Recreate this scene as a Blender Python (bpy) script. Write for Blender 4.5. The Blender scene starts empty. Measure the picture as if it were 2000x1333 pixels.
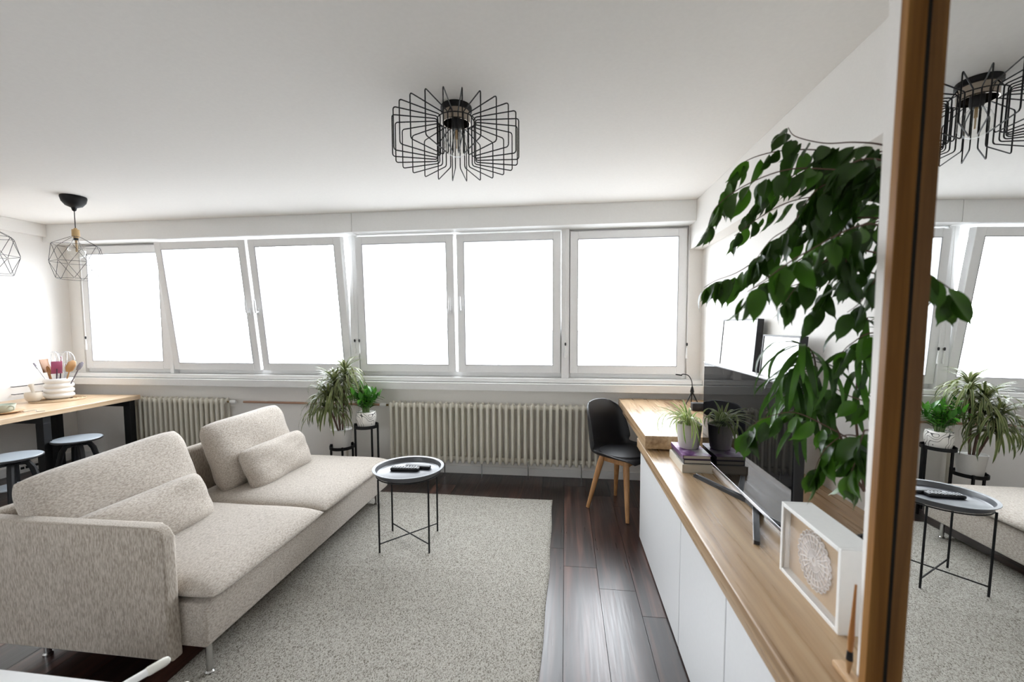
import bpy, bmesh, math, random
from mathutils import Vector, Matrix, Quaternion
rnd = random.Random(7)
S = bpy.context.scene
COL = S.collection
rad = math.radians

# ------------------------------------------------------------------ camera
yaw, pitch, roll = rad(7.269), rad(3.570), rad(-0.221)
fwd = Vector((-math.sin(yaw) * math.cos(pitch), math.cos(yaw) * math.cos(pitch), -math.sin(pitch)))
rgt = Vector((math.cos(yaw), math.sin(yaw), 0))
upv = rgt.cross(fwd)
r2 = math.cos(roll) * rgt + math.sin(roll) * upv
u2 = -math.sin(roll) * rgt + math.cos(roll) * upv
cd = bpy.data.cameras.new('camera')
cam = bpy.data.objects.new('camera', cd)
COL.objects.link(cam)
M = Matrix((r2, u2, -fwd)).transposed().to_4x4()
M.translation = Vector((0, 0, 1.45))
cam.matrix_world = M
cd.sensor_width = 36
cd.lens = 832.6 * 36 / 2000
cd.shift_x = 0.00085
cd.shift_y = 0.01023
cd.clip_start = 0.02
cd.clip_end = 5000
cd.dof.use_dof = True
cd.dof.focus_distance = 2.7
cd.dof.aperture_fstop = 2.2
S.camera = cam

# ------------------------------------------------------------------ world: bright overcast sky
W = bpy.data.worlds.new('overcast_sky')
S.world = W
W.use_nodes = True
bg = W.node_tree.nodes['Background']
bg.inputs['Color'].default_value = (0.90, 0.95, 1.0, 1)
bg.inputs['Strength'].default_value = 7.0

# daylight portals in the window openings (they only guide the sampling of the sky)
def portal(x0, x1, z0, z1, y, s=1):
    ld = bpy.data.lights.new('window_portal', 'AREA')
    ld.shape = 'RECTANGLE'
    ld.size = x1 - x0
    ld.size_y = z1 - z0
    ld.cycles.is_portal = True
    o = bpy.data.objects.new('window_portal', ld)
    COL.objects.link(o)
    o.location = ((x0 + x1) / 2, y, (z0 + z1) / 2)
    o.rotation_euler = (rad(-90 * s), 0, 0)
portal(-5.2, 1.09, 0.95, 2.32, 4.16)
portal(-2.7, -1.9, 1.2, 1.75, -0.85, -1)  # portal for the added fill opening behind the camera

S.view_settings.view_transform = 'Standard'
S.view_settings.look = 'None'
S.view_settings.gamma = 1
S.view_settings.use_curve_mapping = False
S.view_settings.exposure = 1.22
S.cycles.use_denoising = True
S.cycles.max_bounces = 14
S.cycles.diffuse_bounces = 8
S.cycles.glossy_bounces = 6
S.cycles.transparent_max_bounces = 24
S.cycles.caustics_reflective = False
S.cycles.caustics_refractive = False
S.cycles.sample_clamp_indirect = 6.0

# ------------------------------------------------------------------ materials
MATS = {}
def newmat(name):
    m = bpy.data.materials.new(name)
    m.use_nodes = True
    nt = m.node_tree
    return m, nt, nt.nodes['Principled BSDF']

def plain(name, col, rough=0.5, metal=0.0, spec=0.5, coat=0.0, bump=0.0, bscale=60):
    if name in MATS: return MATS[name]
    m, nt, p = newmat(name)
    N, L = nt.nodes, nt.links
    p.inputs['Base Color'].default_value = (*col, 1)
    p.inputs['Roughness'].default_value = rough
    p.inputs['Metallic'].default_value = metal
    p.inputs['Specular IOR Level'].default_value = spec
    p.inputs['Coat Weight'].default_value = coat
    # a little procedural variation on every surface
    tc = N.new('ShaderNodeTexCoord')
    nz = N.new('ShaderNodeTexNoise'); nz.inputs['Scale'].default_value = bscale; nz.inputs['Detail'].default_value = 3
    L.new(tc.outputs['Object'], nz.inputs['Vector'])
    hs = N.new('ShaderNodeMix'); hs.data_type = 'RGBA'; hs.blend_type = 'MULTIPLY'
    hs.inputs[0].default_value = 0.06
    hs.inputs[6].default_value = (*col, 1)
    L.new(nz.outputs['Fac'], hs.inputs[7])
    L.new(hs.outputs[2], p.inputs['Base Color'])
    if bump:
        b = N.new('ShaderNodeBump'); b.inputs['Strength'].default_value = bump; b.inputs['Distance'].default_value = 0.002
        L.new(nz.outputs['Fac'], b.inputs['Height']); L.new(b.outputs['Normal'], p.inputs['Normal'])
    MATS[name] = m
    return m

def ramp(nt, fac, stops):
    r = nt.nodes.new('ShaderNodeValToRGB')
    e = r.color_ramp.elements
    while len(e) < len(stops): e.new(0.5)
    for i, (p, c) in enumerate(stops):
        e[i].position = p; e[i].color = (*c, 1)
    nt.links.new(fac, r.inputs['Fac'])
    return r

def wood(name, cols, axis, scale=1.0, rough=0.4, coat=0.0, perobj=0.0, knots=True, spec=0.5):
    """procedural timber, grain running along 'axis'"""
    m, nt, p = newmat(name)
    N, L = nt.nodes, nt.links
    tc = N.new('ShaderNodeTexCoord'); mp = N.new('ShaderNodeMapping')
    sc = [22 * scale] * 3; sc['xyz'.index(axis)] = 1.3 * scale
    mp.inputs['Scale'].default_value = sc
    L.new(tc.outputs['Object'], mp.inputs['Vector'])
    if perobj:
        oi = N.new('ShaderNodeObjectInfo')
        ml = N.new('ShaderNodeMath'); ml.operation = 'MULTIPLY'; ml.inputs[1].default_value = 40
        L.new(oi.outputs['Random'], ml.inputs[0])
        cb = N.new('ShaderNodeCombineXYZ')
        for k in range(3): L.new(ml.outputs[0], cb.inputs[k])
        L.new(cb.outputs[0], mp.inputs['Location'])
    n1 = N.new('ShaderNodeTexNoise'); n1.inputs['Scale'].default_value = 1.0; n1.inputs['Detail'].default_value = 6
    n1.inputs['Distortion'].default_value = 0.9
    L.new(mp.outputs[0], n1.inputs['Vector'])
    mp2 = N.new('ShaderNodeMapping')
    s2 = [120 * scale] * 3; s2['xyz'.index(axis)] = 4 * scale
    mp2.inputs['Scale'].default_value = s2
    L.new(tc.outputs['Object'], mp2.inputs['Vector'])
    n2 = N.new('ShaderNodeTexNoise'); n2.inputs['Scale'].default_value = 1.0; n2.inputs['Detail'].default_value = 4
    L.new(mp2.outputs[0], n2.inputs['Vector'])
    r = ramp(nt, n1.outputs['Fac'], [(0.30, cols[0]), (0.5, cols[1]), (0.72, cols[2])])
    mx = N.new('ShaderNodeMix'); mx.data_type = 'RGBA'; mx.blend_type = 'MULTIPLY'; mx.inputs[0].default_value = 0.45
    r2_ = ramp(nt, n2.outputs['Fac'], [(0.35, (0.55, 0.5, 0.45)), (0.6, (1, 1, 1))])
    L.new(r.outputs['Color'], mx.inputs[6]); L.new(r2_.outputs['Color'], mx.inputs[7])
    out = mx.outputs[2]
    if perobj:
        hv = N.new('ShaderNodeHueSaturation')
        mr = N.new('ShaderNodeMapRange'); mr.inputs['To Min'].default_value = 1 - perobj; mr.inputs['To Max'].default_value = 1 + perobj
        L.new(oi.outputs['Random'], mr.inputs['Value']); L.new(mr.outputs[0], hv.inputs['Value'])
        L.new(out, hv.inputs['Color']); out = hv.outputs['Color']
    L.new(out, p.inputs['Base Color'])
    p.inputs['Roughness'].default_value = rough
    p.inputs['Coat Weight'].default_value = coat
    p.inputs['Coat Roughness'].default_value = 0.2
    p.inputs['Specular IOR Level'].default_value = spec
    b = N.new('ShaderNodeBump'); b.inputs['Strength'].default_value = 0.12; b.inputs['Distance'].default_value = 0.002
    L.new(n2.outputs['Fac'], b.inputs['Height']); L.new(b.outputs['Normal'], p.inputs['Normal'])
    MATS[name] = m
    return m

def fabric(name, c0, c1, c2, weave=420, streak=(1, 1, 1)):
    m, nt, p = newmat(name)
    N, L = nt.nodes, nt.links
    tc = N.new('ShaderNodeTexCoord'); mp = N.new('ShaderNodeMapping')
    mp.inputs['Scale'].default_value = streak
    L.new(tc.outputs['Object'], mp.inputs['Vector'])
    n1 = N.new('ShaderNodeTexNoise'); n1.inputs['Scale'].default_value = 230; n1.inputs['Detail'].default_value = 3
    L.new(mp.outputs[0], n1.inputs['Vector'])
    r = ramp(nt, n1.outputs['Fac'], [(0.32, c0), (0.5, c1), (0.68, c2)])
    L.new(r.outputs['Color'], p.inputs['Base Color'])
    p.inputs['Roughness'].default_value = 0.95
    p.inputs['Specular IOR Level'].default_value = 0.1
    p.inputs['Sheen Weight'].default_value = 0.25
    n2 = N.new('ShaderNodeTexNoise'); n2.inputs['Scale'].default_value = weave; n2.inputs['Detail'].default_value = 2
    L.new(mp.outputs[0], n2.inputs['Vector'])
    b = N.new('ShaderNodeBump'); b.inputs['Strength'].default_value = 0.35; b.inputs['Distance'].default_value = 0.003
    L.new(n2.outputs['Fac'], b.inputs['Height'])
    L.new(b.outputs['Normal'], p.inputs['Normal'])
    MATS[name] = m
    return m

def leafmat(name, c0, c1, rough=0.35, trans=0.35, stripe=None):
    m, nt, p = newmat(name)
    N, L = nt.nodes, nt.links
    oi = N.new('ShaderNodeObjectInfo')
    tc = N.new('ShaderNodeTexCoord')
    nz = N.new('ShaderNodeTexNoise'); nz.inputs['Scale'].default_value = 25
    L.new(tc.outputs['Object'], nz.inputs['Vector'])
    ad = N.new('ShaderNodeMath'); ad.operation = 'MULTIPLY_ADD'; ad.inputs[1].default_value = 0.35
    L.new(nz.outputs['Fac'], ad.inputs[0]); 
    mm = N.new('ShaderNodeMath'); mm.operation = 'MULTIPLY'; mm.inputs[1].default_value = 0.75
    L.new(oi.outputs['Random'], mm.inputs[0]); L.new(mm.outputs[0], ad.inputs[2])
    r = ramp(nt, ad.outputs[0], [(0.1, c0), (0.95, c1)])
    col = r.outputs['Color']
    if stripe:
        # pale margins: leaf width runs along local X
        sx = N.new('ShaderNodeSeparateXYZ'); L.new(tc.outputs['Generated'], sx.inputs[0])
        s1 = N.new('ShaderNodeMath'); s1.operation = 'SUBTRACT'; s1.inputs[1].default_value = 0.5
        L.new(sx.outputs['X'], s1.inputs[0])
        s2 = N.new('ShaderNodeMath'); s2.operation = 'ABSOLUTE'; L.new(s1.outputs[0], s2.inputs[0])
        s3 = N.new('ShaderNodeMath'); s3.operation = 'GREATER_THAN'; s3.inputs[1].default_value = 0.22
        L.new(s2.outputs[0], s3.inputs[0])
        mx = N.new('ShaderNodeMix'); mx.data_type = 'RGBA'
        L.new(s3.outputs[0], mx.inputs[0]); L.new(col, mx.inputs[6]); mx.inputs[7].default_value = (*stripe, 1)
        col = mx.outputs[2]
    L.new(col, p.inputs['Base Color'])
    p.inputs['Roughness'].default_value = rough
    p.inputs['Specular IOR Level'].default_value = 0.4
    tr = N.new('ShaderNodeBsdfTranslucent'); L.new(col, tr.inputs['Color'])
    ms = N.new('ShaderNodeMixShader'); ms.inputs[0].default_value = trans
    L.new(p.outputs[0], ms.inputs[1]); L.new(tr.outputs[0], ms.inputs[2])
    L.new(ms.outputs[0], N['Material Output'].inputs['Surface'])
    MATS[name] = m
    return m

def glassmat(name, gloss=0.06, tint=(1, 1, 1)):
    m, nt, p = newmat(name)
    N, L = nt.nodes, nt.links
    t = N.new('ShaderNodeBsdfTransparent'); t.inputs['Color'].default_value = (*tint, 1)
    g = N.new('ShaderNodeBsdfGlossy'); g.inputs['Roughness'].default_value = 0.02
    fr = N.new('ShaderNodeLayerWeight'); fr.inputs['Blend'].default_value = 0.5
    pw = N.new('ShaderNodeMath'); pw.operation = 'POWER'; pw.inputs[1].default_value = 5
    L.new(fr.outputs['Facing'], pw.inputs[0])
    cl = N.new('ShaderNodeMath'); cl.operation = 'MULTIPLY_ADD'; cl.inputs[1].default_value = 0.9; cl.inputs[2].default_value = gloss * .5
    L.new(pw.outputs[0], cl.inputs[0]); cl.use_clamp = True
    ms = N.new('ShaderNodeMixShader'); L.new(cl.outputs[0], ms.inputs[0])
    L.new(t.outputs[0], ms.inputs[1]); L.new(g.outputs[0], ms.inputs[2])
    L.new(ms.outputs[0], N['Material Output'].inputs['Surface'])
    MATS[name] = m
    return m

wall_m = plain('wall_paint', (0.88, 0.86, 0.83), 0.85, spec=0.2, bump=0.05, bscale=120)
ceil_m = plain('ceiling_paint', (0.89, 0.87, 0.84), 0.9, spec=0.1)
pvc = plain('window_pvc', (0.86, 0.86, 0.86), 0.35)
white_paint = plain('white_lacquer', (0.82, 0.83, 0.84), 0.3)
white_satin = plain('white_satin', (0.85, 0.85, 0.84), 0.5)
black_m = plain('black_metal', (0.008, 0.008, 0.009), 0.5, spec=0.3)
black_matte = plain('black_plastic', (0.014, 0.014, 0.016), 0.5)
navy_tray = plain('black_enamel', (0.045, 0.050, 0.060), 0.40, spec=1.0)
chrome = plain('brushed_chrome', (0.6, 0.6, 0.6), 0.22, metal=1)
silver = plain('silver_bezel', (0.62, 0.62, 0.64), 0.3, metal=0.9)
rad_m = plain('radiator_enamel', (0.74, 0.71, 0.62), 0.4)
copper_m = plain('painted_copper_pipe', (0.42, 0.24, 0.16), 0.45)
pane_m = glassmat('window_glass')
bulb_m = glassmat('bulb_glass', 0.09, (0.97, 0.97, 0.96))
mirror_m = plain('mirror_silver', (0.9, 0.91, 0.91), 0.0, metal=1)
mirror_m.node_tree.nodes['Principled BSDF'].inputs['Roughness'].default_value = 0.005
floor_m = wood('walnut_floor', [(0.008, 0.0033, 0.003), (0.026, 0.0105, 0.0085), (0.085, 0.036, 0.025)], 'y', 0.8, 0.34, 0.30, perobj=0.65)
oak_m = wood('oak_worktop', [(0.22, 0.125, 0.058), (0.45, 0.305, 0.175), (0.54, 0.395, 0.245)], 'y', 0.5, 0.30, 0.0)
oakz_m = wood('oak_frame', [(0.17, 0.072, 0.016), (0.29, 0.135, 0.036), (0.37, 0.185, 0.055)], 'z', 0.8, 0.55, spec=0.25)
beech_m = wood('beech_leg', [(0.40, 0.19, 0.075), (0.52, 0.27, 0.11), (0.60, 0.33, 0.15)], 'z', 0.7, 0.45)
table_m = wood('pale_birch_top', [(0.50, 0.34, 0.20), (0.62, 0.45, 0.29), (0.70, 0.54, 0.38)], 'y', 0.8, 0.32)
board_m = wood('light_wood', [(0.50, 0.32, 0.17), (0.6, 0.4, 0.23), (0.66, 0.46, 0.29)], 'y', 1.0, 0.5)
sofa_m = fabric('sofa_linen', (0.29, 0.245, 0.20), (0.42, 0.37, 0.315), (0.54, 0.49, 0.43), 520, (1, 1, 0.22))
sofa2_m = fabric('cushion_lit_base_linen', (0.32, 0.275, 0.235), (0.44, 0.395, 0.345), (0.54, 0.495, 0.44), 520, (1, 0.35, 0.8))
ficus_m = leafmat('ficus_leaf', (0.010, 0.026, 0.004), (0.06, 0.17, 0.012), 0.35, 0.30)
narrow_m = leafmat('willow_leaf', (0.012, 0.035, 0.006), (0.06, 0.17, 0.015), 0.4, 0.3)
drac_m = leafmat('dracaena_leaf', (0.025, 0.045, 0.012), (0.12, 0.16, 0.04), 0.42, 0.25, (0.24, 0.255, 0.11))
zz_m = leafmat('zz_leaf', (0.015, 0.07, 0.012), (0.10, 0.34, 0.03), 0.25, 0.25)
spider_m = leafmat('spider_leaf', (0.16, 0.30, 0.05), (0.42, 0.55, 0.16), 0.45, 0.35, (0.72, 0.75, 0.45))
twig_m = plain('twig_bark', (0.10, 0.055, 0.04), 0.8)
stem_m = plain('green_stem', (0.10, 0.16, 0.05), 0.6)
soil_m = plain('potting_soil', (0.03, 0.02, 0.015), 0.95, bump=0.8, bscale=150)
ceramic = plain('white_ceramic', (0.82, 0.81, 0.79), 0.35)
cream_cer = plain('cream_stoneware', (0.72, 0.66, 0.57), 0.45)

# rug: flat-woven wool, pale with dark flecks
def rug_material():
    m, nt, p = newmat('woven_wool_rug')
    N, L = nt.nodes, nt.links
    tc = N.new('ShaderNodeTexCoord')
    mp = N.new('ShaderNodeMapping'); mp.inputs['Scale'].default_value = (330, 170, 1)
    L.new(tc.outputs['Object'], mp.inputs['Vector'])
    v = N.new('ShaderNodeTexVoronoi'); v.inputs['Scale'].default_value = 1.0
    L.new(mp.outputs[0], v.inputs['Vector'])
    n = N.new('ShaderNodeTexNoise'); n.inputs['Scale'].default_value = 150; n.inputs['Detail'].default_value = 3
    L.new(tc.outputs['Object'], n.inputs['Vector'])
    sp = N.new('ShaderNodeSeparateColor'); L.new(v.outputs['Color'], sp.inputs[0])
    av = N.new('ShaderNodeMath'); av.operation = 'ADD'; L.new(sp.outputs[0], av.inputs[0]); L.new(n.outputs['Fac'], av.inputs[1])
    hv = N.new('ShaderNodeMath'); hv.operation = 'MULTIPLY'; hv.inputs[1].default_value = 0.5; L.new(av.outputs[0], hv.inputs[0])
    r = ramp(nt, hv.outputs[0], [(0.28, (0.16, 0.145, 0.12)), (0.42, (0.37, 0.35, 0.31)), (0.72, (0.50, 0.48, 0.435))])
    L.new(r.outputs['Color'], p.inputs['Base Color'])
    p.inputs['Roughness'].default_value = 0.98; p.inputs['Specular IOR Level'].default_value = 0.05
    b = N.new('ShaderNodeBump'); b.inputs['Strength'].default_value = 0.6; b.inputs['Distance'].default_value = 0.004
    L.new(v.outputs['Distance'], b.inputs['Height']); b.invert = True
    L.new(b.outputs['Normal'], p.inputs['Normal'])
    return m
rug_m = rug_material()

def squiggle_material():
    m, nt, p = newmat('squiggle_glaze')
    N, L = nt.nodes, nt.links
    tc = N.new('ShaderNodeTexCoord')
    v = N.new('ShaderNodeTexNoise'); v.inputs['Scale'].default_value = 13; v.inputs['Detail'].default_value = 0.3
    L.new(tc.outputs['Object'], v.inputs['Vector'])
    f = N.new('ShaderNodeMath'); f.operation = 'MULTIPLY'; f.inputs[1].default_value = 9; L.new(v.outputs['Fac'], f.inputs[0])
    pp = N.new('ShaderNodeMath'); pp.operation = 'FRACT'; L.new(f.outputs[0], pp.inputs[0])
    r = ramp(nt, pp.outputs[0], [(0.0, (0.02, 0.02, 0.02)), (0.10, (0.02, 0.02, 0.02)), (0.17, (0.80, 0.78, 0.74))])
    r.color_ramp.interpolation = 'CONSTANT'
    L.new(r.outputs['Color'], p.inputs['Base Color'])
    p.inputs['Roughness'].default_value = 0.4
    return m
squiggle_m = squiggle_material()

# grain also varies the floor's gloss
def grain_gloss(m, lo, hi):
    nt = m.node_tree; p = nt.nodes['Principled BSDF']
    src = p.inputs['Normal'].links[0].from_node.inputs['Height'].links[0].from_socket
    mr = nt.nodes.new('ShaderNodeMapRange'); mr.inputs['From Min'].default_value = .3; mr.inputs['From Max'].default_value = .7
    mr.inputs['To Min'].default_value = lo; mr.inputs['To Max'].default_value = hi
    nt.links.new(src, mr.inputs['Value']); nt.links.new(mr.outputs[0], p.inputs['Roughness'])
grain_gloss(floor_m, .27, .42)
grain_gloss(oak_m, .24, .40)

# ------------------------------------------------------------------ builders
class MB:
    def __init__(s): s.bm = bmesh.new()
    def box(s, c, d, rot=None, bevel=0.0, seg=3):
        g = bmesh.ops.create_cube(s.bm, size=1)
        v = g['verts']
        bmesh.ops.scale(s.bm, vec=Vector(d), verts=v)
        if bevel:
            es = list({e for q in v for e in q.link_edges})
            r = bmesh.ops.bevel(s.bm, geom=es, offset=bevel, segments=seg, profile=0.5, affect='EDGES')
            v = list({q for f in r['faces'] for q in f.verts} | {q for q in v if q.is_valid})
        if rot is not None:
            bmesh.ops.rotate(s.bm, verts=v, cent=(0, 0, 0), matrix=rot)
        bmesh.ops.translate(s.bm, vec=Vector(c), verts=v)
        return s
    def lims(s, x0, x1, y0, y1, z0, z1, bevel=0.0, seg=2):
        return s.box(((x0 + x1) / 2, (y0 + y1) / 2, (z0 + z1) / 2), (x1 - x0, y1 - y0, z1 - z0), None, bevel, seg)
    def tube(s, pts, r, seg=8, closed=False, caps=True):
        pts = [Vector(p) for p in pts]
        n = len(pts)
        rs = r if isinstance(r, (list, tuple)) else [r] * n
        rings = []
        nrm = None
        for i, p in enumerate(pts):
            a = pts[(i - 1) % n] if (closed or i > 0) else p
            b = pts[(i + 1) % n] if (closed or i < n - 1) else p
            t = (b - a).normalized()
            if nrm is None:
                nrm = t.orthogonal().normalized()
            else:
                nrm = (nrm - t * nrm.dot(t))
                nrm = nrm.normalized() if nrm.length > 1e-6 else t.orthogonal().normalized()
            bn = t.cross(nrm)
            rings.append([s.bm.verts.new(p + rs[i] * (math.cos(2 * math.pi * k / seg) * nrm + math.sin(2 * math.pi * k / seg) * bn)) for k in range(seg)])
        m = n if closed else n - 1
        for i in range(m):
            A, B = rings[i], rings[(i + 1) % n]
            for k in range(seg):
                s.bm.faces.new((A[k], A[(k + 1) % seg], B[(k + 1) % seg], B[k]))
        if caps and not closed:
            s.bm.faces.new(rings[0][::-1]); s.bm.faces.new(rings[-1])
        return s
    def cyl(s, a, b, r, seg=16, r2=None):
        return s.tube([a, b], [r, r if r2 is None else r2], seg)
    def lathe(s, prof, seg=32, c=(0, 0, 0), close_ends=True):
        c = Vector(c)
        rings = []
        for (r, z) in prof:
            if r < 1e-6:
                rings.append([s.bm.verts.new(c + Vector((0, 0, z)))])
            else:
                rings.append([s.bm.verts.new(c + Vector((r * math.cos(2 * math.pi * k / seg), r * math.sin(2 * math.pi * k / seg), z))) for k in range(seg)])
        for A, B in zip(rings, rings[1:]):
            for k in range(seg):
                j = (k + 1) % seg
                if len(A) == 1 and len(B) == 1: continue
                if len(A) == 1: s.bm.faces.new((A[0], B[k], B[j]))
                elif len(B) == 1: s.bm.faces.new((A[k], A[j], B[0]))
                else: s.bm.faces.new((A[k], A[j], B[j], B[k]))
        return s
    def poly(s, verts, faces):
        vs = [s.bm.verts.new(v) for v in verts]
        for f in faces: s.bm.faces.new([vs[i] for i in f])
        return s
    def mesh(s, name, mat, smooth=False, recalc=True):
        if recalc: bmesh.ops.recalc_face_normals(s.bm, faces=s.bm.faces)
        me = bpy.data.meshes.new(name)
        s.bm.to_mesh(me); s.bm.free()
        if mat: me.materials.append(mat)
        if smooth:
            me.polygons.foreach_set('use_smooth', [True] * len(me.polygons))
            if smooth != 'full': me.set_sharp_from_angle(angle=rad(38))
        return me
    def build(s, name, mat, parent=None, smooth=False, loc=(0, 0, 0), rot=(0, 0, 0), recalc=True):
        return link(name, s.mesh(name, mat, smooth, recalc), parent, loc, rot)

def link(name, me, parent=None, loc=(0, 0, 0), rot=(0, 0, 0), scale=(1, 1, 1)):
    o = bpy.data.objects.new(name, me)
    COL.objects.link(o)
    o.location = loc; o.rotation_euler = rot; o.scale = scale
    if parent: o.parent = parent
    return o

def tag(o, label, cat, group=None):
    o['label'] = label; o['category'] = cat
    if group: o['group'] = group
    return o

def thing(name, label, cat, loc=(0, 0, 0), rz=0.0, group=None):
    o = bpy.data.objects.new(name, None)
    o.empty_display_size = 0.05
    COL.objects.link(o)
    o.location = loc; o.rotation_euler = (0, 0, rz)
    return tag(o, label, cat, group)

def struct(o, label=None, cat='room'):
    o['kind'] = 'structure'
    if label: o['label'] = label
    return o

def sroot(name, label, loc=(0, 0, 0)):
    o = bpy.data.objects.new(name, None); o.empty_display_size = 0.05
    COL.objects.link(o); o.location = loc
    return struct(o, label)

def arc(c, r, a0, a1, n, plane='xz'):
    out = []
    for i in range(n + 1):
        a = a0 + (a1 - a0) * i / n
        u, v = r * math.cos(a), r * math.sin(a)
        out.append(Vector((c[0] + u, c[1], c[2] + v)) if plane == 'xz' else Vector((c[0] + u, c[1] + v, c[2])))
    return out

def bez(p0, p1, p2, n):
    p0, p1, p2 = Vector(p0), Vector(p1), Vector(p2)
    return [(1 - t) ** 2 * p0 + 2 * t * (1 - t) * p1 + t * t * p2 for t in [i / n for i in range(n + 1)]]

def smoothpath(pts, n=6):
    P = [Vector(p) for p in pts]
    out = []
    for i in range(len(P) - 1):
        a = P[max(i - 1, 0)]; b = P[i]; c = P[i + 1]; d = P[min(i + 2, len(P) - 1)]
        for k in range(n):
            t = k / n
            out.append(0.5 * ((2 * b) + (c - a) * t + (2 * a - 5 * b + 4 * c - d) * t * t + (3 * b - a - 3 * c + d) * t ** 3))
    out.append(P[-1])
    return out

# ------------------------------------------------------------------ the room
XL, XR, YB, YN, ZC = -5.35, 1.205, 4.013, -0.75, 2.496
fl = struct(MB().lims(XL - .1, XR + .1, YN - .1, YB + .3, -0.12, -0.014).build('floor', plain('subfloor', (0.01, 0.006, 0.005), 0.8)), 'dark walnut plank floor')
PWD = 0.195
k0 = int(math.floor((XL + 0.005) / PWD)); 
for k in range(k0, int(math.ceil((XR + 0.005) / PWD))):
    x0, x1 = max(-0.005 + k * PWD, XL), min(-0.005 + (k + 1) * PWD, XR)
    if x1 - x0 < 0.01: continue
    LEN = 1.29
    y = 2.50 - 0.2 * k
    while y > YN: y -= LEN
    while y < YB:
        a, b = max(y, YN), min(y + LEN, YB)
        if b - a > 0.02:
            h = 0.0008
            MB().lims(-(x1 - x0) / 2 + h, (x1 - x0) / 2 - h, -(b - a) / 2 + h, (b - a) / 2 - h, -0.014, 0, 0.0006, 1).build('plank', floor_m, fl, loc=((x0 + x1) / 2, (a + b) / 2, 0))
        y += LEN
struct(MB().lims(XL - .1, XR + .1, YN - .1, YB + .3, ZC, ZC + .12).build('ceiling', ceil_m), 'plain white ceiling')
struct(MB().lims(XL - .15, XL, YN - .1, YB + .2, 0, ZC).build('wall_left', wall_m), 'bright white left wall')
struct(MB().lims(XR, XR + .15, YN - .1, YB + .2, 0, ZC).build('wall_right', wall_m), 'white right wall')
wn = MB().lims(XL, -2.7, YN - .15, YN, 0, ZC).lims(-1.9, XR, YN - .15, YN, 0, ZC).lims(-2.7, -1.9, YN - .15, YN, 0, 1.2).lims(-2.7, -1.9, YN - .15, YN, 1.75, ZC)
struct(wn.build('wall_near', wall_m), 'white wall with an added fill-light opening behind the viewer')
wb = MB()
wb.lims(XL, XR, YB, YB + .2, 0, 0.95)
wb.lims(XL, XR, YB, YB + .2, 2.325, ZC)
wb.lims(XL, -5.20, YB - .0, YB + .2, 0.95, 2.325)
wb.lims(1.09, XR, YB - .0, YB + .2, 0.95, 2.325)
struct(wb.build('wall_far', wall_m), 'white wall around and below the windows')
struct(MB().lims(0.618, XR, YN, 0.949, 0, ZC).build('wall_stub', wall_m), 'white wall stub carrying the mirror')
struct(MB().lims(XL, -4.88, YB - .014, YB, 0, 0.075, .003).lims(-4.88, XR, YB - .014, YB, 0, 0.075, .003).build('baseboard_far', white_satin), 'white baseboard under the windows')
bl = struct(MB().lims(XL, XL + .014, YN, YB - .014, 0, 0.085, .003).build('baseboard_left', white_satin), 'white baseboard on the left wall')
for i in range(9):
    MB().lims(-.002, .004, -.014, .014, -.012, .012).build('vent_slot', black_matte, bl, loc=(XL + .014, 3.46 + i * .04, .05))
# shutter box (soffit) over the windows, two panels
tb = sroot('trim_1', 'long white shutter box above the windows', (0, 0, 0))
MB().lims(XL, -1.982, 3.813, YB, 2.319, ZC, .003).build('panel', white_satin, tb)
MB().lims(-1.978, 1.09, 3.813, YB, 2.319, ZC, .003).build('panel', white_satin, tb)
struct(MB().lims(1.09, XR, 0.949, YB, 2.11, ZC, .003).build('trim_2', wall_m), 'white boxed soffit along the right wall')
struct(MB().lims(XL, XL + .05, YN, 3.813, 2.372, ZC, .003).build('trim_3', wall_m), 'white cornice on the left wall')
# window board under the sashes
sl = sroot('trim_4', 'white window board and apron', (0, 0, 0))
MB().lims(XL, XR, 3.893, YB, 0.836, 0.908, .004).build('apron', white_satin, sl)
MB().lims(XL, XR, 3.925, YB + .03, 0.912, 0.952, .006).build('sill_board', white_satin, sl)

# windows ------------------------------------------------------------
FZ0, FZ1 = 0.952, 2.325
def frame_ring(mb, x0, x1, z0, z1, w, y0, y1, wb_=None, wt=None, bevel=.004):
    wb_ = w if wb_ is None else wb_; wt = w if wt is None else wt
    mb.lims(x0, x0 + w, y0, y1, z0, z1, bevel)
    mb.lims(x1 - w, x1, y0, y1, z0, z1, bevel)
    mb.lims(x0 + w - .001, x1 - w + .001, y0, y1, z0, z0 + wb_, bevel)
    mb.lims(x0 + w - .001, x1 - w + .001, y0, y1, z1 - wt, z1, bevel)
    return mb
def handle(parent, x, z, flip=False):
    mb = MB()
    mb.lims(x - .013, x + .013, -.012, 0, z - .035, z + .035, .005)
    mb.cyl((x, -.01, z), (x, -.045, z), .009, 12)
    mb.tube([(x, -.045, z - .008), (x, -.050, z + .03), (x, -.046, z + .12)], [.009, .010, .008], 10)
    return mb.build('handle', white_paint, parent, 'auto')
def sash(win, x0, x1, tilt, hx=None, w=.075):
    z0, z1 = 0.998, 2.300
    o = frame_ring(MB(), x0, x1, 0, z1 - z0, w, -.03, .035)
    so = o.build('sash', pvc, win, loc=(0, YB + .005, z0), rot=(rad(tilt), 0, 0))
    MB().lims(x0 + w - .01, x1 - w + .01, .004, .010, w - .01, z1 - z0 - w + .01).build('pane', pane_m, so)
    g = frame_ring(MB(), x0 + w - .006, x1 - w + .006, w - .006, z1 - z0 - w + .006, .006, -.032, -.026, bevel=0)
    g.build('gasket', plain('grey_gasket', (0.35, 0.35, 0.36), 0.7), so)
    if hx is not None: handle(so, hx, 0.60).location = (0, -.03, 0)
    return so
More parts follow.
